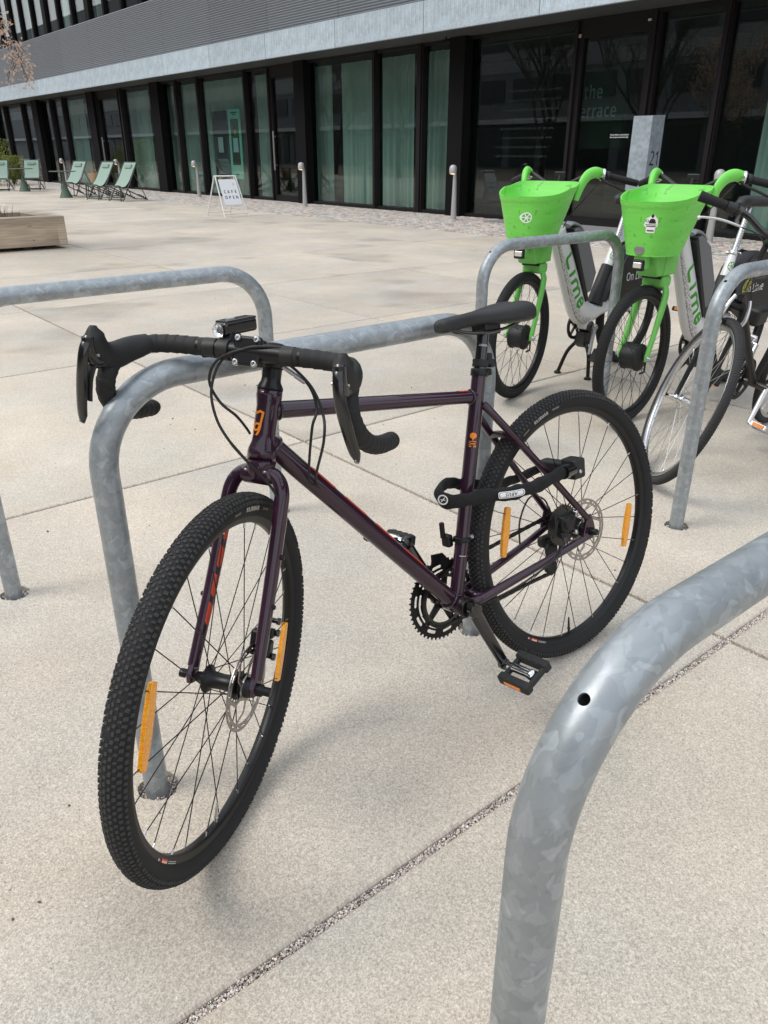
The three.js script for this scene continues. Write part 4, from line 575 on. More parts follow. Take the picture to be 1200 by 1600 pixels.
    const lab = print(512, 64, (x) => { x.fillStyle = '#c9542e'; x.fillRect(90, 10, 120, 44); x.fillStyle = '#f0e8e0'; for (let i = 0; i < 6; i++) x.fillRect(102 + i * 17, 24, 10, 16); x.fillStyle = '#b8b8b8'; for (let i = 0; i < 3; i++) x.fillRect(230, 12 + i * 14, 150, 6); x.fillStyle = '#d8d8d8'; x.fillRect(20, 22, 20, 20); x.fillStyle = '#b03030'; x.fillRect(52, 20, 18, 24); });
    part('rim_label', gridSurface(16, 1, (u, v) => { const a = ra + 0.34 - 0.34 * u + 0.1, q = 0.3005 + 0.013 * v; return [q * Math.cos(a), q * Math.sin(a), -0.0118 - 0.0016 * v]; }), decalMat(lab, { side: THREE.DoubleSide }), w);
  }
  // cassette and rear mech on the right, caliper on the left
  const drive = sub('drivetrain', bike);
  part('cassette', [0, 1, 2, 3, 4, 5].map((i) => toothed(0.058 - i * 0.0072, 0.004, 32 - i * 4, 0.014, 0.0018).translate(0, 0.3495, 0.020 + i * 0.0045)), M.darkSteel, drive);
  const chainPath = [], ringR = 0.066, cogR = 0.036, cz = 0.040;
  for (let i = 0; i <= 16; i++) { const a = 1.45 - (i / 16) * 3.2 - 0.0; chainPath.push([BB[0] + Math.cos(a) * ringR, BB[1] + Math.sin(a) * ringR, cz]); }
  chainPath.push([0.27, 0.214, cz], [0.14, 0.220, cz], [0.055, 0.221, cz]);
  for (let i = 0; i <= 5; i++) { const a = 0.9 + i / 5 * 2.2; chainPath.push([0.036 - Math.sin(a - 0.9) * 0.017, 0.238 - Math.cos(a - 0.9) * 0.017, cz - 0.003]); }
  chainPath.push([-0.012, 0.29, cz - 0.006]);
  for (let i = 0; i <= 10; i++) { const a = -2.4 - i / 10 * 2.35; chainPath.push([Math.cos(a) * cogR, 0.3495 + Math.sin(a) * cogR, cz - 0.006]); }
  chainPath.push([BB[0] + Math.cos(1.5) * ringR, BB[1] + Math.sin(1.5) * ringR, cz]);
  const cc = new THREE.CatmullRomCurve3(chainPath.map(v3), false, 'catmullrom', 0.1), cl = cc.getLength(), nl = Math.round(cl / 0.0127), links = [];
  for (let i = 0; i < nl; i++) { const p = cc.getPointAt((i + 0.5) / nl), t = cc.getTangentAt((i + 0.5) / nl), m = new THREE.Matrix4().makeRotationZ(Math.atan2(t.y, t.x)).setPosition(p); for (const z of [-1, 1]) links.push([m.clone().multiply(new THREE.Matrix4().makeTranslation(0, 0, z * (i % 2 ? 0.0034 : 0.0024))), 0.0145, 0.0074, 0.001, 1]); links.push([m.clone().multiply(new THREE.Matrix4().makeTranslation(0.006, 0, 0)), 0.005, 0.005, 0.007, 1]); }
  part('chain', boxes(links), std(lin(0.05, 0.047, 0.044), 0.4, 0.8), drive).userData.kind = 'stuff';
  part('rear_derailleur', [rbox(0.05, 0.03, 0.03, 0.01, 0.012, 0.30, 0.068, 3), extrude([[0.005, 0.295], [0.035, 0.285], [0.05, 0.255], [0.045, 0.225], [0.03, 0.222], [0.018, 0.25]], 0.003, 0.001).translate(0, 0, 0.046), turned([0.028, 0.285, 0.033], [0.028, 0.285, 0.045], [[0, 0.001], [0, 0.019], [0.012, 0.019], [0.012, 0.001]], 18), turned([0.036, 0.238, 0.033], [0.036, 0.238, 0.045], [[0, 0.001], [0, 0.017], [0.012, 0.017], [0.012, 0.001]], 18)], M.blackPlastic, drive);
  part('front_derailleur', [turned([0.374 - 0.0015, 0.42, 0], [0.370, 0.437, 0], [[0, 0.017], [0.001, 0.0205], [0.011, 0.0205], [0.012, 0.017]], 22), rbox(0.018, 0.03, 0.026, 0.006, 0.395, 0.425, 0.024, 2), extrude([[0.36, 0.345], [0.395, 0.39], [0.43, 0.395], [0.43, 0.375], [0.4, 0.365], [0.37, 0.33]], 0.002).translate(0, 0, 0.046), rbox(0.01, 0.04, 0.012, 0.004, 0.402, 0.45, 0.03, 2)], M.blackAlloy, drive);
  part('clamp_bolt', turned([0.355, 0.428, -0.004], [0.352, 0.4285, -0.016], [[0, 0.006], [0.012, 0.006], [0.012, 0.003], [0.006, 0.003], [0.006, 0]], 14), M.steel, drive);
  const rcal = part('rear_brake_caliper', [rbox(0.05, 0.048, 0.032, 0.012, 0.075, 0.39, -0.052, 3), rbox(0.026, 0.06, 0.018, 0.008, 0.052, 0.385, -0.05, 2), rbox(0.03, 0.018, 0.022, 0.006, 0.09, 0.365, -0.056, 2), turned([0.078, 0.392, -0.066], [0.078, 0.392, -0.072], [[0, 0.017], [0.005, 0.016], [0.006, 0.012], [0.006, 0]], 20), bar([0.09, 0.415, -0.05], [0.12, 0.36, -0.05], 0.004)], M.blackAlloy, bike);
  part('bolt', [turned([0.052, 0.362, -0.06], [0.052, 0.362, -0.07], [[0, 0.006], [0.01, 0.006], [0.01, 0]], 12), turned([0.048, 0.412, -0.06], [0.048, 0.412, -0.07], [[0, 0.006], [0.01, 0.006], [0.01, 0]], 12)], M.steel, rcal);
  part('axle', turned([0, 0.3495, -0.088], [0, 0.3495, 0.088], [[0, 0.001], [0, 0.0085], [0.012, 0.0085], [0.013, 0.0105], [0.02, 0.0105], [0.02, 0.006], [0.156, 0.006], [0.156, 0.011], [0.176, 0.010], [0.176, 0.001]], 16), M.blackAlloy, bike);
  part('rear_brake_hose', sweep(smoothPath([[0.36, 0.262, -0.028], [0.25, 0.285, -0.056], [0.14, 0.318, -0.070], [0.10, 0.345, -0.064], [0.092, 0.365, -0.056]], 24), 0.0025, 8), M.blackPlastic, bike);
  part('shift_cable_loop', sweep(smoothPath([[0.12, 0.315, 0.062], [0.10, 0.38, 0.075], [0.05, 0.43, 0.08], [-0.01, 0.40, 0.08], [-0.01, 0.33, 0.075], [0.012, 0.302, 0.07]], 30), 0.0024, 8), M.blackPlastic, bike);

  // cranks, rings, pedals
  const crank = sub('crankset', bike), dirR = V(0.062, 0.153, 0).normalize(), len = 0.165;
  const spin0 = Math.atan2(dirR.y, dirR.x);
  part('outer_chainring', toothed(0.1005, 0.0055, 48, 0.0725, 0.003, Array.from({ length: 10 }, (_, i) => slotHole(0.0815, i / 10 * 6.2832 + 0.1, i / 10 * 6.2832 + 0.36, 0.0040))).translate(BB[0], BB[1], 0.0475), M.blackAlloy, crank);
  part('inner_chainring', toothed(0.068, 0.005, 32, 0.0555, 0.003).translate(BB[0], BB[1], 0.040), M.darkSteel, crank);
  part('spider', Array.from({ length: 5 }, (_, i) => { const a = spin0 + 0.63 + i / 5 * 6.2832; return sweep([[BB[0] + Math.cos(a) * 0.012, BB[1] + Math.sin(a) * 0.012, 0.047], [BB[0] + Math.cos(a) * 0.045, BB[1] + Math.sin(a) * 0.045, 0.046], [BB[0] + Math.cos(a) * 0.077, BB[1] + Math.sin(a) * 0.077, 0.044]], (t) => [0.004, 0.012 - 0.005 * t], 10, { hint: [0, 0, 1] }); }), M.blackAlloy, crank);
  part('bolt', Array.from({ length: 5 }, (_, i) => { const a = spin0 + 0.63 + i / 5 * 6.2832, x = BB[0] + Math.cos(a) * 0.0665, y = BB[1] + Math.sin(a) * 0.0665; return turned([x, y, 0.036], [x, y, 0.052], [[0, 0.0045], [0.016, 0.0045], [0.016, 0]], 10); }), M.blackGloss, crank);
  part('spindle', turned([BB[0], BB[1], -0.066], [BB[0], BB[1], 0.066], [[0, 0.001], [0, 0.012], [0.132, 0.012], [0.132, 0.001]], 20), M.blackAlloy, crank);
  part('bearing_cup', [-1, 1].map((s) => turned([BB[0], BB[1], s * 0.034], [BB[0], BB[1], s * 0.046], [[0, 0.0225], [0.009, 0.0225], [0.012, 0.019], [0.012, 0.001]], 28)), M.blackAlloy, crank);
  for (const s of [1, -1]) {
    const d = dirR.clone().multiplyScalar(s), z0 = s * 0.062, z1 = s * 0.079, E = V(BB[0], BB[1], z1).addScaledVector(d, len), S0 = V(BB[0], BB[1], z0).addScaledVector(d, -0.012);
    part('crank_arm', [sweep(smoothPath([S0, V(BB[0], BB[1], z0).addScaledVector(d, 0.03), V(BB[0], BB[1], z0 + s * 0.008).addScaledVector(d, 0.09), E.clone().addScaledVector(d, -0.012), E.clone().addScaledVector(d, 0.008)], 24), (t) => [0.0078 - 0.001 * t, 0.0165 - 0.0045 * t], 18, { hint: [0, 0, 1], shape: (th) => 1 / Math.pow(Math.pow(Math.abs(Math.cos(th)), 3.2) + Math.pow(Math.abs(Math.sin(th)), 3.2), 1 / 3.2) }), turned([E.x, E.y, z1 - s * 0.007], [E.x, E.y, z1 + s * 0.007], [[0, 0.001], [0, 0.0135], [0.014, 0.0135], [0.014, 0.001]], 22), turned([BB[0], BB[1], z0 - s * 0.009], [BB[0], BB[1], z0 + s * 0.009], [[0, 0.001], [0, 0.0185], [0.016, 0.0185], [0.018, 0.016], [0.018, 0.001]], 26)], M.blackGloss, crank);
    if (s < 0) part('pinch_clamp', [rbox(0.018, 0.016, 0.015, 0.003, BB[0] - dirR.x * -0.018, BB[1] + dirR.y * 0.018, z0, 2), rbox(0.0035, 0.02, 0.019, 0.001, BB[0] + 0.006, BB[1] + 0.022, z0)], M.blackAlloy, crank);
    // pedal: steel barrel, two black treads, amber reflector in each tread
    const pd = sub('pedal', crank); pd.position.set(E.x, E.y, z1 + s * 0.008); pd.rotation.z = s > 0 ? 0.28 : -0.42; if (s < 0) pd.rotation.y = 0;
    part('pedal_barrel', turned([0, 0, 0], [0, 0, s * 0.088], [[0, 0.006], [0.008, 0.006], [0.009, 0.0095], [0.022, 0.0095], [0.028, 0.0125], [0.07, 0.0115], [0.076, 0.0135], [0.086, 0.0135], [0.088, 0]], 20), M.chrome, pd);
    for (const q of [0.020, 0.094]) part('pedal_cage', rbox(0.070, 0.015, 0.010, 0.003, 0, 0, s * q), M.rubberGrey, pd);
    for (const q of [-1, 1]) { part('pedal_tread', [rbox(0.021, 0.026, 0.090, 0.005, q * 0.035, 0, s * 0.056, 3), ...[0, 1, 2, 3].map((i) => rbox(0.017, 0.0285, 0.012, 0.002, q * 0.035, 0, s * (0.025 + i * 0.0205), 1))], M.rubberGrey, pd); part('pedal_reflector', rbox(0.0035, 0.010, 0.048, 0.001, q * 0.0455, 0, s * 0.056, 1), M.amber, pd); }
  }

  // seat post, clamp, saddle
  const seat = sub('seat_post', bike);
  part('post', bar([0.278, 0.78, 0], [0.2495, 0.888, 0], 0.0137, 0.0137, 22), M.blackGloss, seat);
  part('seat_clamp', [turned([0.2765, 0.783, 0], [0.2722, 0.8, 0], [[0, 0.016], [0, 0.0198], [0.016, 0.0198], [0.016, 0.014]], 28), rbox(0.02, 0.016, 0.018, 0.004, 0.2525, 0.788, 0, 2)], M.blackAlloy, seat);
  part('light_strap', [turned([0.2715, 0.803, 0], [0.2675, 0.8185, 0], [[0, 0.0139], [0, 0.0172], [0.004, 0.0182], [0.008, 0.0172], [0.012, 0.0182], [0.016, 0.0172], [0.016, 0.0139]], 24), rbox(0.016, 0.026, 0.022, 0.004, 0.2475, 0.817, 0, 2), rbox(0.014, 0.018, 0.018, 0.003, 0.2385, 0.806, 0, 2)], M.rubberGrey, seat);
  part('post_mark', cylPatch([0.278, 0.78, 0], [0.2495, 0.888, 0], 0.0139, 0.60, 0.66, [0.6, 0, -0.9], -1.0, 1.0, 10), decalMat((() => { const t = print(64, 512, (x) => { x.fillStyle = '#e6e6e6'; for (const [y, h] of [[60, 16], [110, 50], [170, 40], [222, 50], [280, 44], [334, 50], [396, 40]]) { x.fillRect(14, y, 38, 9); x.fillRect(14, y, 10, h); x.fillRect(42, y, 10, h * 0.7); } }); return t; })()), seat);
  part('post_head', [rbox(0.05, 0.022, 0.046, 0.007, 0.244, 0.8875, 0, 3), rbox(0.018, 0.03, 0.02, 0.004, 0.215, 0.883, 0, 2), rbox(0.016, 0.022, 0.03, 0.004, 0.258, 0.903, 0, 2)], M.blackAlloy, seat);
  const saddle = sub('saddle', bike);
  const sst = THREE.MathUtils.smoothstep, half = (t) => 0.021 + 0.006 * t + 0.041 * sst(t, 0.30, 0.84), prof = (t) => 0.917 + 0.008 * Math.sin(t * 2.6) + 0.011 * sst(t, 0.45, 0.95), drop = (t) => 0.030 + 0.018 * sst(t, 0.35, 0.9);
  part('saddle_shell', gridSurface(72, 40, (t, v) => {
    const end = Math.sqrt(Math.max(0, 1 - Math.pow(Math.max(0, (0.07 - t) / 0.07), 2))) * Math.sqrt(Math.max(0, 1 - Math.pow(Math.max(0, (t - 0.90) / 0.10), 2))), a = v * Math.PI * 2, h = half(t) * end, c = Math.cos(a), s = Math.sin(a), mid = prof(t) - drop(t) * 0.62;
    const zz = h * Math.sign(c) * Math.pow(Math.abs(c), 0.7), groove = 0.006 * Math.exp(-Math.pow(zz / 0.010, 2)) * sst(t, 0.2, 0.45) * (1 - sst(t, 0.88, 0.97));
    return [0.388 - 0.258 * t, s >= 0 ? mid + Math.pow(s, 0.62) * drop(t) * 0.62 * (0.45 + 0.55 * end) - groove * s : mid - drop(t) * 0.38 * Math.pow(-s, 0.7) * end, zz];
  }), std(lin(0.009, 0.009, 0.010), 0.42, 0, { side: THREE.DoubleSide, bumpMap: grain, bumpScale: 0.0004 }), saddle);
  for (const s of [-1, 1]) part('saddle_rail', sweep(smoothPath([[0.352, 0.898, s * 0.006], [0.325, 0.885, s * 0.013], [0.28, 0.878, s * 0.022], [0.215, 0.878, s * 0.022], [0.17, 0.888, s * 0.03], [0.128, 0.912, s * 0.042]], 24), 0.0036, 10), M.blackGloss, saddle);

  // handlebar, stem, levers, cables
  const hb = steered('handlebar', bike), tape = texture(64, 64, (u, v, c, i, j) => { const n = 200 + 55 * hash(i, j, 4); c[0] = c[1] = c[2] = n; }, { rep: [30, 30] });
  const tapeMat = std(lin(0.012, 0.012, 0.012), 0.72, 0, { map: tape, bumpMap: grain, bumpScale: 0.0005 }), hoodMat = std(lin(0.009, 0.009, 0.0095), 0.62);
  part('headset_cap', turned([0, -0.001, 0], [0, 0.020, 0], [[0, 0.024], [0.004, 0.0235], [0.014, 0.0182], [0.021, 0.0175]], 28), M.blackAlloy, hb);
  part('spacers', turned([0, 0.016, 0], [0, 0.037, 0], [[0, 0.0176], [0.009, 0.0176], [0.0095, 0.0172], [0.0105, 0.0176], [0.021, 0.0176]], 28), M.blackAlloy, hb);
  const stem = part('stem', [turned([0, 0.036, 0], [0, 0.078, 0], [[0, 0.001], [0, 0.0195], [0.004, 0.0205], [0.038, 0.0205], [0.042, 0.0185], [0.042, 0.001]], 28), sweep([[0, 0.056, 0], [0.05, 0.054, 0], [0.088, 0.052, 0]], (t) => [0.0165 + 0.003 * t, 0.015 + 0.006 * t], 20, { hint: [0, 1, 0] }), rbox(0.02, 0.046, 0.048, 0.006, 0.094, 0.052, 0, 3), rbox(0.012, 0.050, 0.050, 0.005, 0.112, 0.052, 0, 3)], M.blackAlloy, hb);
  for (const [v, w] of [[0.072, 0.017], [0.072, -0.017], [0.032, 0.017], [0.032, -0.017]]) part('faceplate_bolt', turned([0.112, v, w], [0.1225, v, w], [[0, 0.0062], [0.007, 0.0062], [0.0095, 0.005], [0.0105, 0.0038], [0.0105, 0.0026], [0.006, 0.0024], [0.006, 0]], 14), M.steel, stem);
  part('top_cap', turned([0, 0.078, 0], [0, 0.082, 0], [[0, 0.018], [0.003, 0.017], [0.004, 0.013], [0.004, 0]], 24), M.blackAlloy, stem);
  part('bar_centre', sweep([[0.103, 0.052, -0.095], [0.103, 0.052, 0.095]], 0.0155, 20), M.blackAlloy, hb);
  for (const s of [-1, 1]) {
    const P = smoothPath([[0.103, 0.052, s * 0.062], [0.103, 0.052, s * 0.11], [0.104, 0.051, s * 0.145], [0.115, 0.046, s * 0.178], [0.143, 0.032, s * 0.197], [0.172, 0.014, s * 0.205], [0.184, -0.010, s * 0.210], [0.178, -0.038, s * 0.217], [0.152, -0.060, s * 0.224], [0.112, -0.072, s * 0.230], [0.065, -0.073, s * 0.234], [0.015, -0.066, s * 0.237], [-0.012, -0.061, s * 0.238]], 210, 0.5);
    part('bar_tape', sweep(P, (t, i) => (t < 0.035 ? 0.0152 : 0.0150) + 0.0013 * (1 - ((t * 25) % 1)) - (t > 0.985 ? 0.004 * ((t - 0.985) / 0.015) : 0), 20), tapeMat, hb);
    part('tape_finish', bar([0.103, 0.052, s * 0.060], [0.103, 0.052, s * 0.082], 0.0170, 0.0168, 22), M.blackPlastic, hb);
    part('bar_plug', turned([-0.012, -0.061, s * 0.238], [-0.019, -0.0595, s * 0.2385], [[0, 0.0130], [0.004, 0.0115], [0.007, 0.006], [0.0075, 0]], 18), M.blackPlastic, hb);
    part('brake_hood', sweep(smoothPath([[0.120, 0.0455, s * 0.183], [0.150, 0.029, s * 0.1995], [0.180, 0.014, s * 0.2065], [0.205, 0.013, s * 0.209], [0.224, 0.027, s * 0.210], [0.234, 0.044, s * 0.210], [0.2365, 0.053, s * 0.210]], 30), (t) => t < 0.12 ? [0.0166 + t * 0.024, 0.0162 + t * 0.016] : t > 0.9 ? [0.019 - (t - 0.9) * 0.13, 0.015 - (t - 0.9) * 0.10] : [0.0196 + 0.003 * Math.sin((t - 0.12) * 4), 0.0172 - 0.0030 * Math.max(0, t - 0.5) * 2], 22, { hint: [0, 1, 0] }), hoodMat, hb);
    part('lever_body', sweep(smoothPath([[0.206, 0.002, s * 0.209], [0.222, 0.000, s * 0.211], [0.238, 0.012, s * 0.211], [0.2455, 0.034, s * 0.210]], 14), (t) => [0.013 - 0.003 * t, 0.0125 - 0.001 * t], 16, { hint: [0, 0, 1] }), M.blackGloss, hb);
    part('brake_lever', sweep(smoothPath([[0.2455, 0.034, s * 0.210], [0.2505, 0.012, s * 0.212], [0.243, -0.018, s * 0.217], [0.228, -0.048, s * 0.225], [0.212, -0.076, s * 0.233], [0.198, -0.096, s * 0.2395], [0.199, -0.103, s * 0.2405]], 40), (t) => [0.0058 + 0.001 * Math.sin(t * 3), 0.0100 - 0.0035 * Math.abs(t - 0.55) - (t > 0.9 ? (t - 0.9) * 0.05 : 0)], 18, { hint: [1, 0, 0] }), M.blackGloss, hb);
    part('shift_paddle', sweep(smoothPath([[0.226, 0.000, s * 0.210], [0.226, -0.026, s * 0.215], [0.216, -0.048, s * 0.221], [0.206, -0.064, s * 0.226]], 16), (t) => [0.0032, 0.0095 - 0.002 * t], 12, { hint: [1, 0, 0] }), M.blackPlastic, hb);
    part('lever_pin', turned([0.231, 0.008, s * 0.1965], [0.231, 0.008, s * 0.224], [[0, 0], [0, 0.003], [0.0275, 0.003], [0.0275, 0]], 10), M.steel, hb);
  }
  const cable = (pts, r = 0.0025) => part('cable', sweep(smoothPath(pts, 60), r, 8), M.blackPlastic, hb);
  cable([[0.105, 0.036, 0.085], [0.108, 0.040, 0.05], [0.112, 0.045, 0.02], [0.108, 0.056, -0.02]]);
  cable([[0.10, 0.066, -0.09], [0.118, 0.062, -0.03], [0.118, 0.054, 0.005], [0.112, 0.030, 0.046], [0.108, -0.019, 0.060], [0.102, -0.067, 0.047], [0.090, -0.104, 0.022], [0.074, -0.130, -0.002]]);
  cable([[0.10, 0.066, -0.075], [0.117, 0.058, -0.01], [0.116, 0.034, 0.048], [0.106, -0.003, 0.067], [0.096, -0.037, 0.048], [0.076, -0.057, 0.024], [0.04, -0.075, 0.02], [0.016, -0.085, 0.022]]);
  const fb = (x, y, z) => v3([x, y, z]).clone().sub(V(...AX.T0)).applyQuaternion(steerQ.clone().invert()).toArray();
  cable([[0.10, 0.040, 0.09], [0.112, 0.050, 0.03], [0.095, 0.050, -0.043], [0.07, 0.016, -0.097], [0.06, -0.031, -0.127], [0.06, -0.079, -0.136], fb(0.752, 0.665, -0.030), fb(0.725, 0.628, -0.014)]);
  cable([[0.10, 0.036, 0.085], [0.110, 0.046, 0.022], [0.095, 0.048, -0.021], [0.08, 0.032, -0.062], [0.065, 0.012, -0.097], [0.06, -0.027, -0.116], [0.06, -0.063, -0.112], fb(0.765, 0.672, -0.028), fb(0.745, 0.650, -0.016)]);
  part('barrel_adjuster', turned([0.0835, 0.036, -0.055], [0.066, 0.0135, -0.094], [[0, 0.0026], [0, 0.004], [0.02, 0.0042], [0.021, 0.0034], [0.024, 0.0034], [0.025, 0.0045], [0.045, 0.004], [0.046, 0.0028]], 12), M.brushed, hb);

  // front light clamped on the bar: its own thing
  const light = thing('bicycle_light', 'small black front light with a clear round lens clamped on the drop handlebar', 'light');
  light.applyMatrix4(new THREE.Matrix4().compose(V(...AX.T0), steerQ, V(1, 1, 1)).premultiply(bike.matrixWorld.compose(bike.position, bike.quaternion, V(1, 1, 1))));
  const lu = 0.078, lv = 0.0945, lw = 0.045;
  const lamp = (n, g, m) => { const q = part(n, Array.isArray(g) ? merge(g).translate(-lu, -lv, -lw) : g.translate(-lu, -lv, -lw), m, light); q.position.set(lu, lv, lw); q.rotation.set(0, -0.30, -0.33, 'YZX'); return q; };
  lamp('lamp_body', [rbox(0.080, 0.023, 0.030, 0.006, lu - 0.003, lv, lw, 3), rbox(0.074, 0.005, 0.028, 0.002, lu - 0.005, lv + 0.0118, lw, 2)], M.blackGloss);
  lamp('reflector_bowl', turned([lu + 0.036, lv - 0.001, lw], [lu + 0.0405, lv - 0.001, lw], [[0, 0.002], [0.004, 0.0105], [0.0046, 0.0114]], 24), M.chrome);
  lamp('lens', turned([lu + 0.0405, lv - 0.001, lw], [lu + 0.049, lv - 0.001, lw], [[0, 0.0116], [0.004, 0.0105], [0.0075, 0.006], [0.0085, 0]], 24), phys(0xffffff, 0.05, 0, { transmission: 0.9, thickness: 0.004, ior: 1.45 }));
  lamp('switch', rbox(0.014, 0.003, 0.011, 0.001, lu + 0.01, lv + 0.0150, lw), std(lin(0.35, 0.36, 0.37), 0.5));
  part('clamp', [turned([0.103, 0.052, lw - 0.010], [0.103, 0.052, lw + 0.010], [[0, 0.0158], [0, 0.0192], [0.02, 0.0192], [0.02, 0.0158]], 24), rbox(0.024, 0.016, 0.018, 0.004, 0.092, 0.074, lw, 2), rbox(0.03, 0.006, 0.022, 0.002, 0.086, 0.0815, lw, 1)], M.blackPlastic, light);
}

// ---------- chain lock round the seat tube and the rear wheel ----------
{
  const lock = thing('chain_lock', 'black fabric-sleeved chain lock looped round the seat tube and rear wheel of the purple bicycle', 'bike lock', BIKE.pos); lock.rotation.set(...BIKE.rot, 'YXZ');
  const cloth = std(lin(0.008, 0.008, 0.0085), 0.9, 0, { bumpMap: grain, bumpScale: 0.0012 });
  const path = smoothPath([[0.085, 0.527, -0.072], [0.144, 0.526, -0.079], [0.207, 0.520, -0.080], [0.276, 0.522, -0.074], [0.336, 0.528, -0.056], [0.392, 0.530, -0.037], [0.420, 0.533, -0.012], [0.412, 0.548, 0.018], [0.365, 0.552, 0.036], [0.275, 0.524, 0.050], [0.190, 0.503, 0.060], [0.110, 0.495, 0.068], [0.052, 0.502, 0.064], [0.030, 0.510, 0.045]], 150);
  part('sleeve', sweep(path, (t) => [0.0160 + 0.0016 * Math.sin(t * 61) + 0.001 * Math.sin(t * 143 + 1), 0.0085 + 0.0012 * Math.sin(t * 47 + 2) + 0.001 * Math.sin(t * 121)], 22, { hint: [0, 1, 0], shape: (th, t) => 1 + 0.05 * Math.sin(th * 3 + t * 40) }), cloth, lock);
  part('lock_body', [rbox(0.042, 0.050, 0.046, 0.007, 0.045, 0.524, -0.060, 3), rbox(0.034, 0.036, 0.10, 0.010, 0.036, 0.517, -0.004, 3)], M.blackPlastic, lock);
  part('coupling', bar([0.100, 0.527, -0.075], [0.062, 0.525, -0.069], 0.0170, 0.0170, 20), M.blackGloss, lock);
  part('keyhole', turned([0.045, 0.518, -0.082], [0.045, 0.518, -0.0855], [[0, 0.005], [0.002, 0.005], [0.0025, 0]], 12), M.steel, lock);
  const name = print(512, 160, (x) => { x.translate(512, 160); x.rotate(Math.PI); x.fillStyle = '#e9e9e9'; x.beginPath(); x.roundRect(6, 8, 500, 144, 50); x.fill(); x.fillStyle = '#161616'; x.beginPath(); x.roundRect(22, 22, 468, 116, 40); x.fill(); x.fillStyle = '#e9e9e9'; x.beginPath(); x.roundRect(34, 32, 444, 96, 32); x.fill(); x.fillStyle = '#101010'; x.font = 'bold italic 92px sans-serif'; x.textAlign = 'center'; x.fillText('ABUS', 256, 114); });
  part('name_patch', gridSurface(14, 6, (u, v) => { const t = 0.20 + (1 - u) * 0.085, k = t * 150, i = Math.floor(k), p = path[i].clone().lerp(path[i + 1], k - i), w = (v - 0.5) * 2; return [p.x, p.y + w * 0.0088, p.z - 0.0125 + 0.0022 * w * w]; }), decalMat(name, { side: THREE.DoubleSide }), lock);
  const ring = print(128, 128, (x) => { x.fillStyle = '#dcdcdc'; x.beginPath(); x.arc(64, 64, 60, 0, 7); x.fill(); x.fillStyle = '#1a1a1a'; x.beginPath(); x.arc(64, 64, 44, 0, 7); x.fill(); x.strokeStyle = '#dcdcdc'; x.lineWidth = 10; x.beginPath(); x.moveTo(40, 90); x.lineTo(88, 38); x.moveTo(36, 60); x.lineTo(92, 70); x.stroke(); });
  const rg = new THREE.CircleGeometry(0.0125, 20).rotateY(Math.PI / 2 + 0.55).translate(0.4305, 0.538, -0.016);
  part('round_patch', rg, decalMat(ring, { side: THREE.DoubleSide }), lock);
}
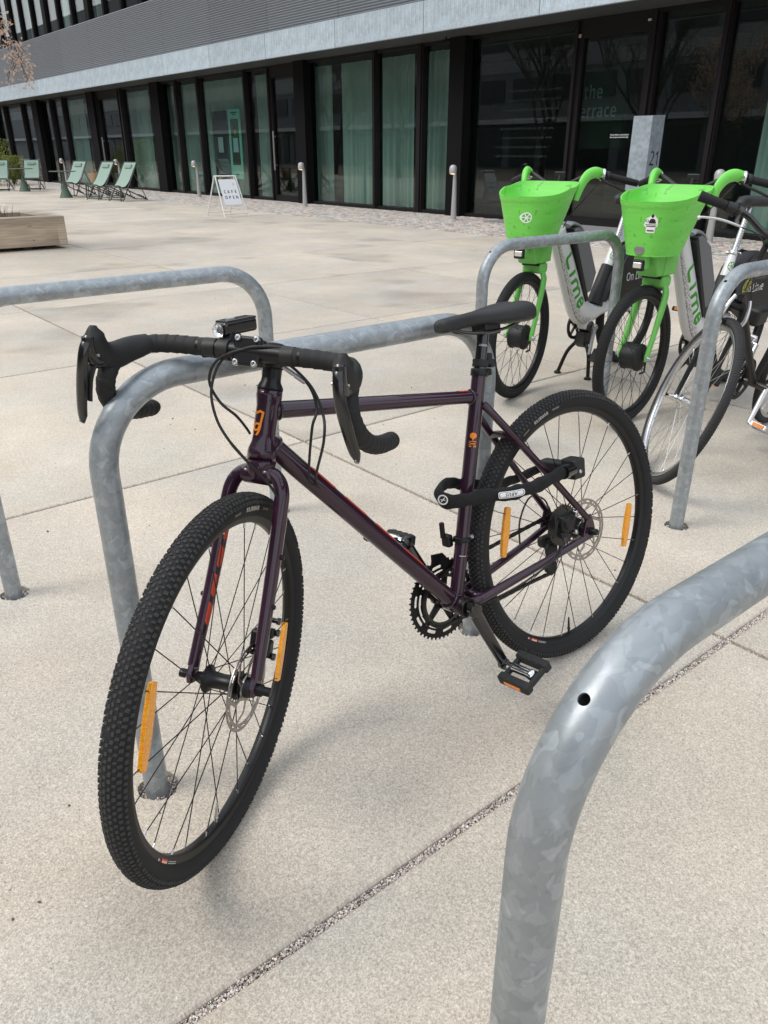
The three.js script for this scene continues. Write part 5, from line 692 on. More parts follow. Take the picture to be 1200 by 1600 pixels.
// ---------- green-basket share bicycles ----------
{
  const mud = (x, w, h, dir, n, seed) => { const R = rng(seed); for (let i = 0; i < n; i++) { const q = R(), lo = 0.30 + 0.55 * q, t = Math.pow(R(), 2.0), px = q * w, py = h - 26 - t * h * 0.34 * lo, s = 0.6 + R() * R() * 2.4; x.fillStyle = ['rgba(104,82,60,0.85)', 'rgba(124,100,76,0.8)', 'rgba(84,64,46,0.9)', 'rgba(146,124,100,0.7)'][Math.floor(R() * 4)]; x.beginPath(); x.ellipse(px, py, s * 1.5, s, R() * 3, 0, 7); x.fill(); } };
  const scuff = texture(512, 512, (u, v, c, i, j) => { let k = 1 + (fbm(u * 6, v * 6, 6, 71, 4) - 0.5) * 0.16; const s = fbm(u * 60, v * 14, 14, 73, 2), d = vnoise(u * 90, v * 90, 90, 75), p = fbm(u * 9, v * 9, 9, 79, 3); if (s > 0.80) k *= 0.86; if (d > 0.95 && p > 0.60) k *= 0.8; c[0] = 116 * k; c[1] = 211 * k; c[2] = 84 * k; });
  const green = phys(0xffffff, 0.42, 0, { map: scuff, side: THREE.DoubleSide, transmission: 0.0 }), greenFork = std(lin(0.18, 0.57, 0.11), 0.45, 0, { }), white = phys(lin(0.72, 0.72, 0.72), 0.35, 0, { clearcoat: 0.5, clearcoatRoughness: 0.2 }), grey = std(lin(0.17, 0.17, 0.175), 0.6), gripMat = M.rubber;
  const alloy = std(lin(0.5, 0.5, 0.5), 0.3, 0.9);
  function shareBike(label, pos, yaw, steer, emblem) {
    const o = thing('share_bicycle', label, 'bicycle', pos, yaw, 'green basket share bicycles');
    // steered assembly turns about a pivot under the basket
    const turn = (name) => { const g = sub(name, o); g.position.set(-0.10, 0, 0); g.rotation.y = steer; return g; }, q = 0.10; // children use x + q
    const fwG = wheel('front_wheel', o, { R: 0.33, r: 0.025, treadLines: 130, spokes: 36, cross: 2, rimOut: 0.289, rimIn: 0.268, rimW: 0.014, flange: 0.034, flangeR: 0.062, spokeR: 0.0011, hubProfile: [[0.001, -0.062], [0.010, -0.062], [0.012, -0.050], [0.045, -0.046], [0.064, -0.040], [0.066, -0.030], [0.060, -0.024], [0.060, 0.024], [0.066, 0.030], [0.064, 0.040], [0.040, 0.046], [0.012, 0.052], [0.010, 0.062], [0.001, 0.062]], hubMat: M.blackPlastic, seed: 4 });
    fwG.position.set(-0.10 + q * Math.cos(steer), 0.33, -q * Math.sin(steer)); fwG.rotation.y = steer;
    const band = part('reflective_band', zAxis(new THREE.LatheGeometry([[0.300, -0.0242], [0.303, -0.0246], [0.306, -0.0242]].map((a) => new THREE.Vector2(...a)), 90)), std(lin(0.35, 0.35, 0.34), 0.5, 0, { side: THREE.DoubleSide }), fwG); void band;
    const fork = turn('fork');
    for (const s of [-1, 1]) { part('fork_blade', sweep(smoothPath([[q - 0.128, 0.665, s * 0.030], [q - 0.122, 0.64, s * 0.052], [q - 0.108, 0.60, s * 0.064], [q - 0.06, 0.48, s * 0.068], [q - 0.008, 0.352, s * 0.070], [q, 0.328, s * 0.070]], 26), (t) => [0.027 - 0.012 * t, 0.0135 - 0.002 * t], 16, { hint: [1, 0.4, 0] }), greenFork, fork); part('axle_nut', turned([q, 0.33, s * 0.074], [q, 0.33, s * 0.094], [[0, 0.013], [0.007, 0.013], [0.008, 0.009], [0.016, 0.009], [0.02, 0.005], [0.02, 0]], 12), M.steel, fork); part('dropout', rbox(0.034, 0.034, 0.012, 0.008, q, 0.332, s * 0.070), greenFork, fork); }
    part('fork_crown', [rbox(0.085, 0.055, 0.115, 0.018, q - 0.125, 0.672, 0, 3), extrude([[q - 0.185, 0.70], [q - 0.07, 0.70], [q - 0.075, 0.80], [q - 0.20, 0.82]], 0.125, 0.012)], greenFork, fork);
    part('crown_slot', rbox(0.006, 0.013, 0.10, 0.002, q - 0.072, 0.692, 0), M.blackPlastic, fork);
    part('torque_arm', [rbox(0.012, 0.07, 0.006, 0.003, q - 0.012, 0.295, -0.062), rbox(0.05, 0.01, 0.006, 0.003, q + 0.008, 0.262, -0.062)], M.blackAlloy, fork);
    // basket: rounded front, flat back, open top, with a rim band
    const bk = turn('basket'), outline = (a, v) => { const c = Math.cos(a), s = Math.sin(a), e = 0.78, X = Math.sign(c) * Math.pow(Math.abs(c), c > 0 ? 1.0 : 0.45), Z = Math.sign(s) * Math.pow(Math.abs(s), c > 0 ? e : 0.55); const ax = c > 0 ? 0.128 + 0.042 * v : 0.075 + 0.105 * v, bz = 0.112 + 0.068 * v, y = 0.800 + v * (0.226 + 0.060 * THREE.MathUtils.smoothstep(-c, -1.05, 0.85)); return [q - 0.055 - 0.015 * v + X * ax * (c > 0 ? 1 : 1), y, Z * bz]; };
    part('basket_wall', [gridSurface(64, 10, (u, v) => outline(u * Math.PI * 2, v), true), gridSurface(64, 10, (u, v) => { const p = outline(-u * Math.PI * 2, v), c = [q - 0.055, 0, 0], k = 0.965; return [c[0] + (p[0] - c[0]) * k, p[1] + (v < 0.02 ? 0.008 : 0), p[2] * k]; }, true), gridSurface(64, 1, (u, v) => { const a = u * Math.PI * 2, p = outline(a, 1), k = 1 - 0.035 * v; return [q - 0.055 + (p[0] - q + 0.055) * k, p[1] + 0.0015 * Math.sin(v * Math.PI), p[2] * k]; }, true)], green, bk);
    part('rim_band', gridSurface(64, 4, (u, v) => { const a = u * Math.PI * 2, t = 0.865 + 0.135 * v, p = outline(a, t), k = 1 + 0.012 * Math.sin(Math.min(1, v * 3) * Math.PI / 2); return [q - 0.06 + (p[0] - q + 0.06) * k, p[1] + (v === 1 ? 0.001 : 0), p[2] * k]; }, true), green, bk);
    part('basket_floor', (() => { const s = new THREE.Shape(); for (let i = 0; i < 40; i++) { const p = outline(i / 40 * Math.PI * 2, 0.02); i ? s.lineTo(p[0], -p[2]) : s.moveTo(p[0], -p[2]); } return new THREE.ExtrudeGeometry(s, { depth: 0.006, bevelEnabled: false }).rotateX(-Math.PI / 2).translate(0, 0.797, 0); })(), green, bk);
    part('bolt', turned([q - 0.21, 1.0, -0.06], [q - 0.203, 1.0, -0.06], [[0, 0.008], [0.005, 0.008], [0.007, 0.004], [0.007, 0]], 12), M.steel, bk);
    part('under_bracket', [extrude([[q - 0.17, 0.70], [q - 0.03, 0.70], [q + 0.02, 0.802], [q - 0.17, 0.802]], 0.11, 0.012), rbox(0.05, 0.075, 0.062, 0.012, q + 0.040, 0.772, 0, 3)], greenFork, bk);
    const lampG = part('headlight', [rbox(0.03, 0.05, 0.056, 0.008, q + 0.062, 0.758, 0, 3)], M.blackPlastic, bk); part('headlight_lens', rbox(0.008, 0.026, 0.042, 0.004, q + 0.076, 0.758, 0, 3), M.chrome, lampG);
    part('round_lens', turned([q + 0.070, 0.828, 0], [q + 0.0815, 0.829, 0], [[0, 0.026], [0.005, 0.026], [0.008, 0.020], [0.009, 0]], 24), M.brushed, bk);
    // emblem on the rounded front, printed on the wall's own curve
    part('emblem', gridSurface(14, 8, (u, v) => { const a = emblem.a + emblem.w / 2 - emblem.w * u, p = outline(a, emblem.v + emblem.h * v), k = 1.006; return [q - 0.055 + (p[0] - q + 0.055) * k, p[1], p[2] * k]; }), decalMat(emblem.t, { side: THREE.DoubleSide }), bk);
    // handlebar with green wings
    const hb = turn('handlebar');
    part('bar', sweep(smoothPath([[q - 0.47, 1.088, -0.31], [q - 0.40, 1.115, -0.22], [q - 0.34, 1.112, -0.15], [q - 0.315, 1.065, -0.05], [q - 0.315, 1.06, 0], [q - 0.315, 1.065, 0.05], [q - 0.34, 1.112, 0.15], [q - 0.40, 1.115, 0.22], [q - 0.47, 1.088, 0.31]], 40), 0.0125, 14), M.blackPlastic, hb);
    part('stem', sweep([[q - 0.215, 0.80, 0], [q - 0.27, 0.98, 0], [q - 0.312, 1.065, 0]], (t) => 0.026 - 0.008 * t, 16), greenFork, hb);
    for (const s of [-1, 1]) {
      part('wing', sweep(smoothPath([[q - 0.225, 1.00, s * 0.150], [q - 0.25, 1.075, s * 0.162], [q - 0.285, 1.115, s * 0.176], [q - 0.335, 1.128, s * 0.192], [q - 0.375, 1.122, s * 0.202]], 22), (t) => [0.014 + 0.013 * Math.sin(Math.min(1, t * 1.15) * Math.PI * 0.62), 0.010 + 0.013 * t], 16, { hint: [0, 1, 0] }), green, hb);
      part('grip', sweep([[q - 0.415, 1.108, s * 0.238], [q - 0.475, 1.086, s * 0.317], [q - 0.505, 1.075, s * 0.357]], (t) => 0.0165 + 0.001 * Math.sin(t * 60), 16), gripMat, hb);
      part('bell_ring', [turned([q - 0.385, 1.119, s * 0.203], [q - 0.40, 1.114, s * 0.224], [[0, 0.014], [0, 0.026], [0.004, 0.029], [0.012, 0.030], [0.018, 0.028], [0.022, 0.018]], 24)], M.chrome, hb);
      part('switch_pod', turned([q - 0.40, 1.113, s * 0.222], [q - 0.416, 1.107, s * 0.24], [[0, 0.016], [0.002, 0.023], [0.018, 0.023], [0.02, 0.016]], 20), M.blackPlastic, hb);
      part('brake_lever', sweep(smoothPath([[q - 0.37, 1.105, s * 0.20], [q - 0.37, 1.085, s * 0.235], [q - 0.41, 1.06, s * 0.28], [q - 0.44, 1.04, s * 0.315], [q - 0.452, 1.036, s * 0.335]], 20), (t) => [0.006, 0.009 - 0.003 * t], 10), M.blackPlastic, hb);
    }
    part('phone_holder', [rbox(0.012, 0.03, 0.06, 0.005, q - 0.335, 1.115, 0, 2), bar([q - 0.32, 1.06, 0], [q - 0.335, 1.11, 0], 0.008)], M.blackPlastic, hb);
    // white step-through frame
    const fr = sub('frame', o), cl = smoothPath([[-0.29, 0.845, 0], [-0.335, 0.765, 0], [-0.41, 0.640, 0], [-0.50, 0.490, 0], [-0.575, 0.395, 0], [-0.68, 0.362, 0], [-0.80, 0.378, 0], [-0.92, 0.395, 0]], 60);
    const sec = (t) => [0.052 + 0.022 * Math.sin(Math.min(1, t * 1.5) * Math.PI * 0.5) - 0.032 * THREE.MathUtils.smoothstep(t, 0.62, 0.85), 0.040 + 0.006 * Math.sin(t * 3)];
    part('main_tube', sweep(cl, sec, 26, { hint: [1, 0.6, 0] }), white, fr);
    const txt = print(1024, 256, (x, w, h) => { mud(x, w, h, 1, 2200, 17); x.strokeStyle = '#3f9a2c'; x.lineWidth = 26; x.lineJoin = x.lineCap = 'round'; x.translate(0, 22); const y0 = 60, y1 = 150; x.beginPath(); x.moveTo(290, 14); x.lineTo(290, 120); x.quadraticCurveTo(292, 150, 330, 150); x.lineTo(376, 150); x.moveTo(440, y0 + 24); x.lineTo(440, y1); x.moveTo(440, 36); x.lineTo(440, 38); x.moveTo(500, y1); x.lineTo(500, y0 + 40); x.quadraticCurveTo(540, y0 + 8, 560, y0 + 44); x.lineTo(560, y1); x.moveTo(560, y0 + 44); x.quadraticCurveTo(600, y0 + 8, 622, y0 + 44); x.lineTo(622, y1); x.moveTo(672, y0 + 52); x.lineTo(744, y0 + 52); x.quadraticCurveTo(744, y0 + 14, 708, y0 + 14); x.quadraticCurveTo(668, y0 + 20, 670, y0 + 54); x.quadraticCurveTo(674, y1 + 2, 716, y1); x.lineTo(744, y1 - 10); x.stroke(); });
    part('frame_print', gridSurface(60, 14, (u, v) => { const f = 0.02 + u * 0.66, k = f * 60, i = Math.min(59, Math.floor(k)), p = cl[i].clone().lerp(cl[i + 1], k - i), T = cl[i + 1].clone().sub(cl[i]).normalize(), N = V(T.y, -T.x, 0); if (N.x < 0) N.multiplyScalar(-1); const [a, b] = sec(f), th = Math.PI / 2 + (0.5 - v) * 2.5; const c = Math.cos(th), s = Math.sin(th); p.addScaledVector(N, -c * a * 1.006); return [p.x, p.y, -s * b * 1.012]; }), decalMat(txt, { side: THREE.DoubleSide, roughness: 0.6 }), fr);
    part('battery', extrude([[-0.385, 0.845], [-0.44, 0.855], [-0.54, 0.80], [-0.66, 0.60], [-0.625, 0.50], [-0.575, 0.485]], 0.088, 0.010, 3), grey, fr);
    part('battery_seal', extrude([[-0.37, 0.83], [-0.388, 0.848], [-0.592, 0.478], [-0.60, 0.455], [-0.575, 0.445]], 0.094, 0.004), M.blackPlastic, fr);
    part('battery_cover', sweep(smoothPath([[-0.36, 0.865, 0], [-0.40, 0.875, 0], [-0.46, 0.86, 0], [-0.50, 0.83, 0]], 12), (t) => [0.012, 0.038], 14, { hint: [0, 1, 0] }), std(lin(0.32, 0.33, 0.34), 0.4, 0.4), fr);
    part('seat_shroud', sweep([[-0.742, 0.405, 0], [-0.78, 0.49, 0], [-0.842, 0.615, 0]], (t) => [0.056 - 0.016 * t, 0.044 - 0.010 * t], 18, { hint: [1, 0, 0] }), M.blackPlastic, fr);
    part('seat_tube', bar([-0.835, 0.60, 0], [-0.895, 0.728, 0], 0.028, 0.022, 18), white, fr);
    const roundel = print(128, 128, (x) => { x.strokeStyle = '#3f9a2c'; x.lineWidth = 10; x.beginPath(); x.arc(64, 64, 54, 0, 7); x.stroke(); x.lineWidth = 8; for (let i = 0; i < 3; i++) { const a = i * Math.PI / 3; x.beginPath(); x.moveTo(64 - 50 * Math.cos(a), 64 - 50 * Math.sin(a)); x.lineTo(64 + 50 * Math.cos(a), 64 + 50 * Math.sin(a)); x.stroke(); } });
    part('seat_tube_roundel', cylPatch([-0.835, 0.60, 0], [-0.895, 0.728, 0], 0.0285, 0.35, 0.72, [0.5, 0.1, -0.9], -0.95, 0.95, 12, 0.0225, 1), decalMat(roundel), fr);
    part('seat_clamp', [turned([-0.893, 0.722, 0], [-0.904, 0.747, 0], [[0, 0.022], [0.002, 0.026], [0.022, 0.026], [0.025, 0.020]], 20), bar([-0.90, 0.735, -0.04], [-0.90, 0.735, 0.04], 0.008), bar([-0.88, 0.737, -0.038], [-0.845, 0.741, -0.045], 0.005)], alloy, fr);
    part('seat_post', bar([-0.895, 0.73, 0], [-0.995, 0.955, 0], 0.0155, 0.0155, 16), alloy, fr);
    const sc = print(64, 256, (x) => { x.fillStyle = '#111'; for (let i = 0; i < 12; i++) x.fillRect(20, 12 + i * 20, 18, 10); }); part('height_marks', cylPatch([-0.895, 0.73, 0], [-0.995, 0.955, 0], 0.0158, 0.12, 0.8, [0.6, 0.1, -0.8], -0.6, 0.6, 6, 0.0158, 1), decalMat(sc), fr);
    part('saddle', gridSurface(40, 28, (t, v) => { const end = Math.sqrt(Math.max(0, 1 - Math.pow(Math.max(0, (0.1 - t) / 0.1), 2))) * Math.sqrt(Math.max(0, 1 - Math.pow(Math.max(0, (t - 0.84) / 0.16), 2))), a = v * Math.PI * 2, h = (0.024 + 0.075 * THREE.MathUtils.smoothstep(t, 0.25, 0.8)) * end, c = Math.cos(a), s = Math.sin(a); return [-0.85 - 0.265 * t, 0.972 + 0.01 * Math.sin(t * 4) + 0.018 * t + Math.sign(s) * Math.pow(Math.abs(s), 0.7) * (s > 0 ? 0.026 : 0.028) * (0.3 + 0.7 * end), Math.sign(c) * Math.pow(Math.abs(c), 0.7) * h]; }), std(lin(0.02, 0.02, 0.02), 0.55, 0, { side: THREE.DoubleSide }), fr);
    // rear wheel, skirt, fender
    const rwG = wheel('rear_wheel', o, { R: 0.33, r: 0.025, treadLines: 130, spokes: 36, cross: 2, rimOut: 0.289, rimIn: 0.268, rimW: 0.014, hubMat: M.blackPlastic, seed: 5 }); rwG.position.set(-1.13, 0.33, 0);
    const sk = sub('rear_skirt', o), poly = [[-0.842, 0.45], [-0.868, 0.56], [-0.93, 0.655], [-1.02, 0.715], [-1.13, 0.735], [-1.25, 0.715], [-1.36, 0.65], [-1.44, 0.54], [-1.465, 0.42], [-1.33, 0.40], [-1.13, 0.395], [-0.95, 0.40]];
    const on = print(512, 128, (x) => { x.fillStyle = '#e8e8e8'; x.font = '92px sans-serif'; x.fillText('On Lime', 20, 94); });
    for (const s of [-1, 1]) { part('skirt_panel', extrude(poly, 0.012, 0.004).translate(0, 0, s * 0.062), M.blackPlastic, sk); }
    part('fender', gridSurface(30, 8, (u, v) => { const a = 0.25 + u * 2.7, w = (v - 0.5) * 2, r = 0.366 + 0.036 * Math.sqrt(1 - w * w); return [-1.13 + Math.cos(a) * r, 0.33 + Math.sin(a) * r, w * 0.058]; }), std(lin(0.016, 0.016, 0.017), 0.5, 0, { side: THREE.DoubleSide }), sk);
    part('skirt_lettering', new THREE.PlaneGeometry(0.36, 0.09).rotateY(Math.PI).translate(-1.12, 0.545, -0.0695), decalMat(on), sk);
    part('rear_reflector', rbox(0.012, 0.03, 0.06, 0.004, -1.49, 0.52, 0), std(lin(0.4, 0.01, 0.01), 0.3), sk);
    for (const s of [-1, 1]) part('stay', sweep(smoothPath([[-0.88, 0.385, s * 0.03], [-0.95, 0.37, s * 0.055], [-1.13, 0.335, s * 0.072]], 12), 0.013, 10), white, fr);
    // cranks and stand
    const ck = sub('crankset', o), bx = -0.665, by = 0.292;
    part('chain_guard', ringPlate(0.084, 0.066, 0.010, 40).translate(bx + 0.02, by, 0.050), M.blackPlastic, ck);
    part('guard_arms', [0, 1, 2, 3, 4].map((i) => { const a = i * 1.2566 + 0.4; return bar([bx + 0.02, by, 0.05], [bx + 0.02 + Math.cos(a) * 0.075, by + Math.sin(a) * 0.075, 0.05], 0.009, 0.007, 8); }), M.blackPlastic, ck);
    part('bracket_shell', turned([bx, by, -0.045], [bx, by, 0.045], [[0, 0.001], [0, 0.03], [0.09, 0.03], [0.09, 0.001]], 20), M.darkSteel, ck); part('shell_clamp', rbox(0.075, 0.075, 0.074, 0.02, bx - 0.0, by + 0.018, 0, 3), white, ck);
    for (const s of [-1, 1]) { const dx = s < 0 ? 0.058 : -0.058, dy = s < 0 ? -0.150 : 0.150; part('crank_arm', [bar([bx, by, s * 0.068], [bx + dx, by + dy, s * 0.085], 0.0125, 0.0095, 12), turned([bx, by, s * 0.056], [bx, by, s * 0.08], [[0, 0.001], [0, 0.018], [0.024, 0.017], [0.024, 0.001]], 18)], M.brushed, ck); const pd = part('pedal', [rbox(0.085, 0.024, 0.085, 0.006, 0, 0, s * 0.055, 2), bar([0, 0, 0], [0, 0, s * 0.05], 0.008)], M.rubberGrey, ck); pd.position.set(bx + dx, by + dy, s * 0.09); pd.rotation.z = s < 0 ? -0.9 : 0.2; part('pedal_reflector', rbox(0.004, 0.014, 0.05, 0.001, 0.044, 0, s * 0.055), M.amber, pd); }
    const ks = sub('kickstand', o); part('stand_plate', extrude([[bx - 0.03, 0.26], [bx + 0.03, 0.26], [bx + 0.05, 0.19], [bx + 0.01, 0.165], [bx - 0.03, 0.19]], 0.07, 0.006), M.blackPlastic, ks);
    for (const s of [-1, 1]) { part('stand_leg', sweep(smoothPath([[bx + 0.02, 0.20, s * 0.03], [bx + 0.045, 0.13, s * 0.075], [bx + 0.075, 0.012, s * 0.105]], 12), 0.011, 10), M.blackAlloy, ks); part('stand_foot', turned([bx + 0.078, 0, s * 0.106], [bx + 0.075, 0.016, s * 0.105], [[0, 0.001], [0, 0.022], [0.008, 0.022], [0.016, 0.013]], 14), M.rubber, ks); }
    part('brake_cable', sweep(smoothPath([[-0.36, 1.09, -0.19], [-0.33, 1.02, -0.14], [-0.30, 0.93, -0.07], [-0.30, 0.86, -0.03]], 18), 0.0028, 6), M.blackPlastic, o);
    return o;
  }
  const wheelMark = print(128, 128, (x) => { x.fillStyle = '#f1f3ef'; x.beginPath(); x.arc(64, 64, 62, 0, 7); x.fill(); x.fillStyle = '#5cb840'; for (let i = 0; i < 6; i++) { const a = i * Math.PI / 3 + 0.2, b = a + Math.PI / 3 - 0.22; x.beginPath(); x.moveTo(64 + 12 * Math.cos((a + b) / 2), 64 + 12 * Math.sin((a + b) / 2)); x.arc(64, 64, 48, a, b); x.closePath(); x.fill(); x.fillStyle = '#9ad686'; x.fillStyle = '#5cb840'; } });
  const sticker = print(128, 192, (x) => { x.fillStyle = '#f4f4f2'; x.beginPath(); x.moveTo(20, 56); x.lineTo(44, 40); x.quadraticCurveTo(66, 0, 88, 36); x.lineTo(112, 62); x.lineTo(122, 120); x.lineTo(104, 136); x.lineTo(104, 184); x.lineTo(24, 184); x.lineTo(24, 138); x.lineTo(6, 118); x.closePath(); x.fill(); x.fillStyle = '#1b1b1d'; x.beginPath(); x.ellipse(66, 34, 12, 15, 0, 0, 7); x.fill(); x.beginPath(); x.moveTo(40, 100); x.quadraticCurveTo(44, 58, 66, 56); x.quadraticCurveTo(96, 58, 100, 100); x.fill(); x.fillRect(18, 108, 92, 6); x.fillRect(24, 120, 80, 9); x.fillRect(34, 158, 60, 12); x.beginPath(); x.arc(28, 78, 10, 0, 7); x.lineWidth = 4; x.strokeStyle = '#1b1b1d'; x.stroke(); });
  shareBike('white share bicycle, green basket with a round wheel emblem, behind a grey hoop', [3.171, 0, -2.743], 3.22, 0.17, { t: wheelMark, a: -0.16, w: 0.34, v: 0.46, h: 0.23 });
  shareBike('white share bicycle, green basket with a black and white portrait sticker', [3.262, 0, -2.082], 3.20, 0.02, { t: sticker, a: -0.22, w: 0.40, v: 0.42, h: 0.40 });
}

// ---------- black city bicycle with silver rims ----------
{
  const o = thing('city_bicycle', 'black city bicycle with silver rims and bare handlebar leaning on a hoop', 'bicycle', [2.690, 0, -1.605]); o.rotation.set(-0.19, 3.185, 0, 'YXZ');
  const paint = phys(lin(0.008, 0.008, 0.009), 0.5, 0, { clearcoat: 0.25, clearcoatRoughness: 0.25, specularIntensity: 0.4 }), silver = std(lin(0.62, 0.62, 0.63), 0.28, 1), whiteMetal = std(lin(0.66, 0.66, 0.66), 0.35, 0.7);
  const T = [-0.205, 0.845, 0], tilt = 0.33, steer = 0.726, Q = new THREE.Quaternion().setFromEuler(new THREE.Euler(0, 0, tilt)).multiply(new THREE.Quaternion().setFromEuler(new THREE.Euler(0, steer, 0)));
  const steeredG = (n) => { const g = sub(n, o); g.position.set(...T); g.quaternion.copy(Q); return g; };
  const wh = { R: 0.345, r: 0.0165, treadLines: 190, spokes: 36, cross: 3, rimOut: 0.316, rimIn: 0.296, rimW: 0.012, rimMat: silver, spokeMat: M.spokeSteel, spokeR: 0.001, hubMat: silver, flangeR: 0.022, nipples: true, valve: 2.4, tyreMat: std(lin(0.030, 0.030, 0.031), 0.85) };
  // front axle in the steering frame
  const inv = new THREE.Quaternion().setFromEuler(new THREE.Euler(0, 0, -tilt)), ax = V(0.0, 0.345, 0).sub(V(...T)).applyQuaternion(inv);
  const fw = wheel('front_wheel', o, { ...wh, seed: 6 }); fw.quaternion.copy(Q); fw.position.copy(ax.clone().applyQuaternion(Q).add(V(...T)));
  { const c = fw.position.clone().applyEuler(o.rotation); o.position.set(2.771 - c.x, 0, -1.499 - c.z); }
  const rw = wheel('rear_wheel', o, { ...wh, seed: 7 }); rw.position.set(-1.08, 0.345, 0);
  const fork = steeredG('fork');
  for (const s of [-1, 1]) { part('fork_blade', sweep(smoothPath([[0.0, -0.135, s * 0.014], [0.002, -0.150, s * 0.034], [0.006, -0.19, s * 0.043], [0.018, ax.y * 0.62, s * 0.047], [ax.x * 0.7, ax.y * 0.9, s * 0.050], [ax.x, ax.y, s * 0.052]], 30), (t) => 0.0135 - 0.005 * t, 14), paint, fork);
    part('axle_nut', turned([ax.x, ax.y, s * 0.05], [ax.x, ax.y, s * 0.078], [[0, 0.016], [0.006, 0.016], [0.007, 0.010], [0.016, 0.010], [0.018, 0.006], [0.028, 0.005], [0.028, 0]], 14), silver, fork);
    part('brake_arm', [sweep(smoothPath([[0.034, -0.225, s * 0.036], [0.046, -0.19, s * 0.046], [0.044, -0.145, s * 0.040], [0.040, -0.115, s * 0.03]], 14), (t) => [0.007, 0.009 - 0.002 * t], 10), turned([0.024, -0.222, s * 0.04], [0.058, -0.222, s * 0.04], [[0, 0.009], [0.026, 0.009], [0.03, 0.006], [0.034, 0.005], [0.034, 0]], 12)], silver, fork);
    part('brake_block', rbox(0.055, 0.011, 0.012, 0.003, 0.012, -0.212, s * 0.0185, 2), M.rubber, fork); }
  part('fork_crown', rbox(0.034, 0.03, 0.06, 0.012, 0.001, -0.146, 0, 3), paint, fork);
  part('brake_cable', sweep(smoothPath([[0.040, -0.115, 0.03], [0.052, -0.09, -0.01], [0.046, -0.112, -0.03]], 12), 0.0028, 8), M.blackPlastic, fork);
  const fr = sub('frame', o), dn = V(Math.sin(tilt), -Math.cos(tilt), 0), hp = (s) => V(...T).addScaledVector(dn, s);
  part('head_tube', turned(hp(0), hp(0.13), [[0, 0.001], [0, 0.021], [0.008, 0.021], [0.012, 0.018], [0.118, 0.018], [0.122, 0.021], [0.13, 0.021], [0.13, 0.001]], 22), paint, fr);
  const crest = print(128, 256, (x) => { x.fillStyle = '#8d8a3c'; x.beginPath(); x.ellipse(64, 128, 50, 100, 0, 0, 7); x.fill(); x.fillStyle = '#15160f'; for (let i = 0; i < 60; i++) x.fillRect(20 + hash(i, 1, 5) * 84, 30 + hash(i, 2, 5) * 190, 9, 7); }); part('head_crest', cylPatch(hp(0), hp(0.13), 0.0185, 0.2, 0.85, [0.7, 0, -0.7], -0.9, 0.9, 12, 0.0185, -1), decalMat(crest), fr);
  const BB = V(-0.665, 0.285, 0);
  part('down_tube', bar(hp(0.10), BB, 0.0165, 0.0165, 18), paint, fr); part('top_tube', bar(hp(0.03), [-0.80, 0.78, 0], 0.0145, 0.0145, 16), paint, fr); part('seat_tube', bar(BB, [-0.83, 0.86, 0], 0.0145, 0.0145, 16), paint, fr);
  for (const s of [-1, 1]) { part('seat_stay', bar([-0.81, 0.80, s * 0.015], [-1.08, 0.35, s * 0.062], 0.008, 0.008, 10), paint, fr); part('chain_stay', bar([-0.68, 0.285, s * 0.03], [-1.08, 0.34, s * 0.062], 0.010, 0.008, 10), paint, fr); }
  part('frame_bag', rbox(0.10, 0.07, 0.05, 0.015, -0.42, 0.63, 0, 3), M.blackPlastic, fr);
  part('seat_post', bar([-0.825, 0.84, 0], [-0.87, 1.0, 0], 0.013, 0.013, 14), silver, fr); part('saddle', rbox(0.27, 0.05, 0.15, 0.024, -0.88, 1.02, 0, 4), M.rubber, fr);
  const hb = steeredG('handlebar');
  part('stem', [bar([0, -0.01, 0], [0, 0.10, 0], 0.012, 0.012, 14), bar([-0.004, 0.095, 0], [0.085, 0.105, 0], 0.0135, 0.0135, 14), turned([0.085, 0.105, -0.022], [0.085, 0.105, 0.022], [[0, 0.001], [0, 0.019], [0.044, 0.019], [0.044, 0.001]], 18)], M.blackAlloy, hb);
  part('headset', turned([0, -0.002, 0], [0, 0.03, 0], [[0, 0.0215], [0.012, 0.0205], [0.014, 0.018], [0.03, 0.016]], 20), M.blackAlloy, hb);
  part('bar', sweep(smoothPath([[0.03, 0.145, -0.31], [0.045, 0.146, -0.19], [0.06, 0.140, -0.135], [0.08, 0.112, -0.075], [0.085, 0.105, -0.03], [0.085, 0.105, 0.03], [0.08, 0.112, 0.075], [0.06, 0.140, 0.135], [0.045, 0.146, 0.19], [0.03, 0.145, 0.31]], 60), 0.0118, 14), M.blackGloss, hb);
  for (const s of [-1, 1]) {
    part('grip', sweep([[0.043, 0.146, s * 0.215], [0.036, 0.1455, s * 0.27], [0.029, 0.145, s * 0.315]], (t) => 0.0165 + 0.0008 * Math.sin(t * 70) + (t > 0.95 ? 0.002 : 0), 16), M.rubber, hb);
    part('twist_shifter', turned([0.0445, 0.146, s * 0.175], [0.043, 0.146, s * 0.215], [[0, 0.012], [0.001, 0.026], [0.014, 0.027], [0.016, 0.020], [0.04, 0.019]], 20), M.blackPlastic, hb);
    part('brake_mount', [turned([0.048, 0.146, s * 0.148], [0.046, 0.146, s * 0.170], [[0, 0.012], [0, 0.018], [0.022, 0.018], [0.022, 0.012]], 18), sweep([[0.05, 0.14, s * 0.16], [0.075, 0.11, s * 0.165], [0.088, 0.095, s * 0.16]], 0.0085, 10)], M.darkSteel, hb);
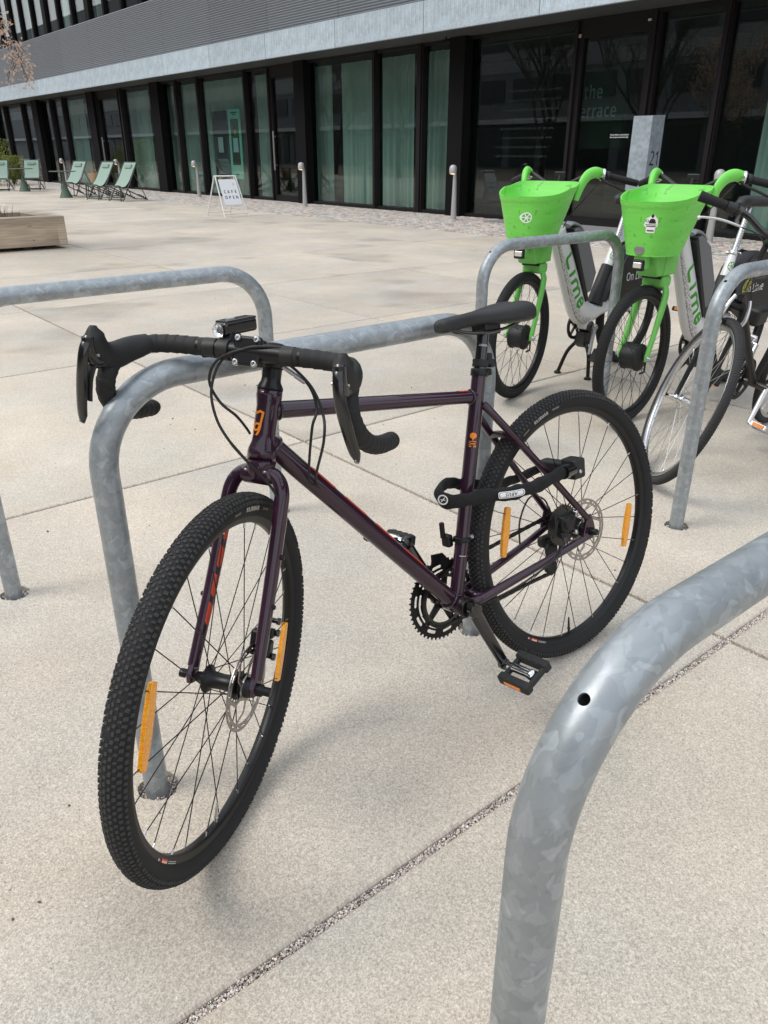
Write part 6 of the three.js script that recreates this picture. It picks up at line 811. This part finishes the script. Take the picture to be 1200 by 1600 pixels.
    part('brake_lever', sweep(smoothPath([[0.088, 0.095, s * 0.15], [0.095, 0.093, s * 0.185], [0.088, 0.090, s * 0.23], [0.078, 0.077, s * 0.285], [0.076, 0.068, s * 0.30]], 20), (t) => [0.0045 + (t > 0.93 ? 0.003 : 0), 0.0075], 10), whiteMetal, hb);
    part('cable', sweep(smoothPath([[0.09, 0.094, s * 0.145], [0.11, 0.09, s * 0.09], [0.12, 0.06, s * 0.05], [0.09, -0.02, s * 0.03], [0.05, -0.09, s * 0.01]], 24), 0.0025, 6), M.blackPlastic, hb);
  }
  const ck = sub('crankset', o);
  part('chain_guard', ringPlate(0.098, 0.080, 0.008, 48).translate(BB.x, BB.y, 0.048), M.blackPlastic, ck); part('chainring', toothed(0.084, 0.005, 42, 0.062, 0.003).translate(BB.x, BB.y, 0.042), M.darkSteel, ck);
  part('spider', [0, 1, 2, 3, 4].map((i) => { const a = i * 1.2566; return bar([BB.x, BB.y, 0.046], [BB.x + Math.cos(a) * 0.075, BB.y + Math.sin(a) * 0.075, 0.046], 0.011, 0.008, 8); }), M.blackAlloy, ck);
  part('axle', bar([BB.x, BB.y, -0.07], [BB.x, BB.y, 0.07], 0.015, 0.015, 14), M.darkSteel, ck);
  for (const s of [-1, 1]) { const dx = s < 0 ? 0.10 : -0.10, dy = s < 0 ? -0.135 : 0.135, E = [BB.x + dx, BB.y + dy, s * 0.085]; part('crank_arm', [bar([BB.x, BB.y, s * 0.066], E, 0.013, 0.010, 12)], whiteMetal, ck); const pd = sub('pedal', ck); pd.position.set(...E); pd.rotation.z = -0.5 * s; part('pedal_cage', [rbox(0.07, 0.022, 0.008, 0.002, 0, 0, s * 0.02), rbox(0.07, 0.022, 0.008, 0.002, 0, 0, s * 0.088), rbox(0.012, 0.022, 0.07, 0.002, 0.034, 0, s * 0.054), rbox(0.012, 0.022, 0.07, 0.002, -0.034, 0, s * 0.054), bar([0, 0, 0], [0, 0, s * 0.09], 0.008)], silver, pd); for (const k of [-1, 1]) part('pedal_reflector', rbox(0.004, 0.015, 0.05, 0.001, k * 0.0415, 0, s * 0.054), M.amber, pd); }
}
renderer.render(scene, camera);
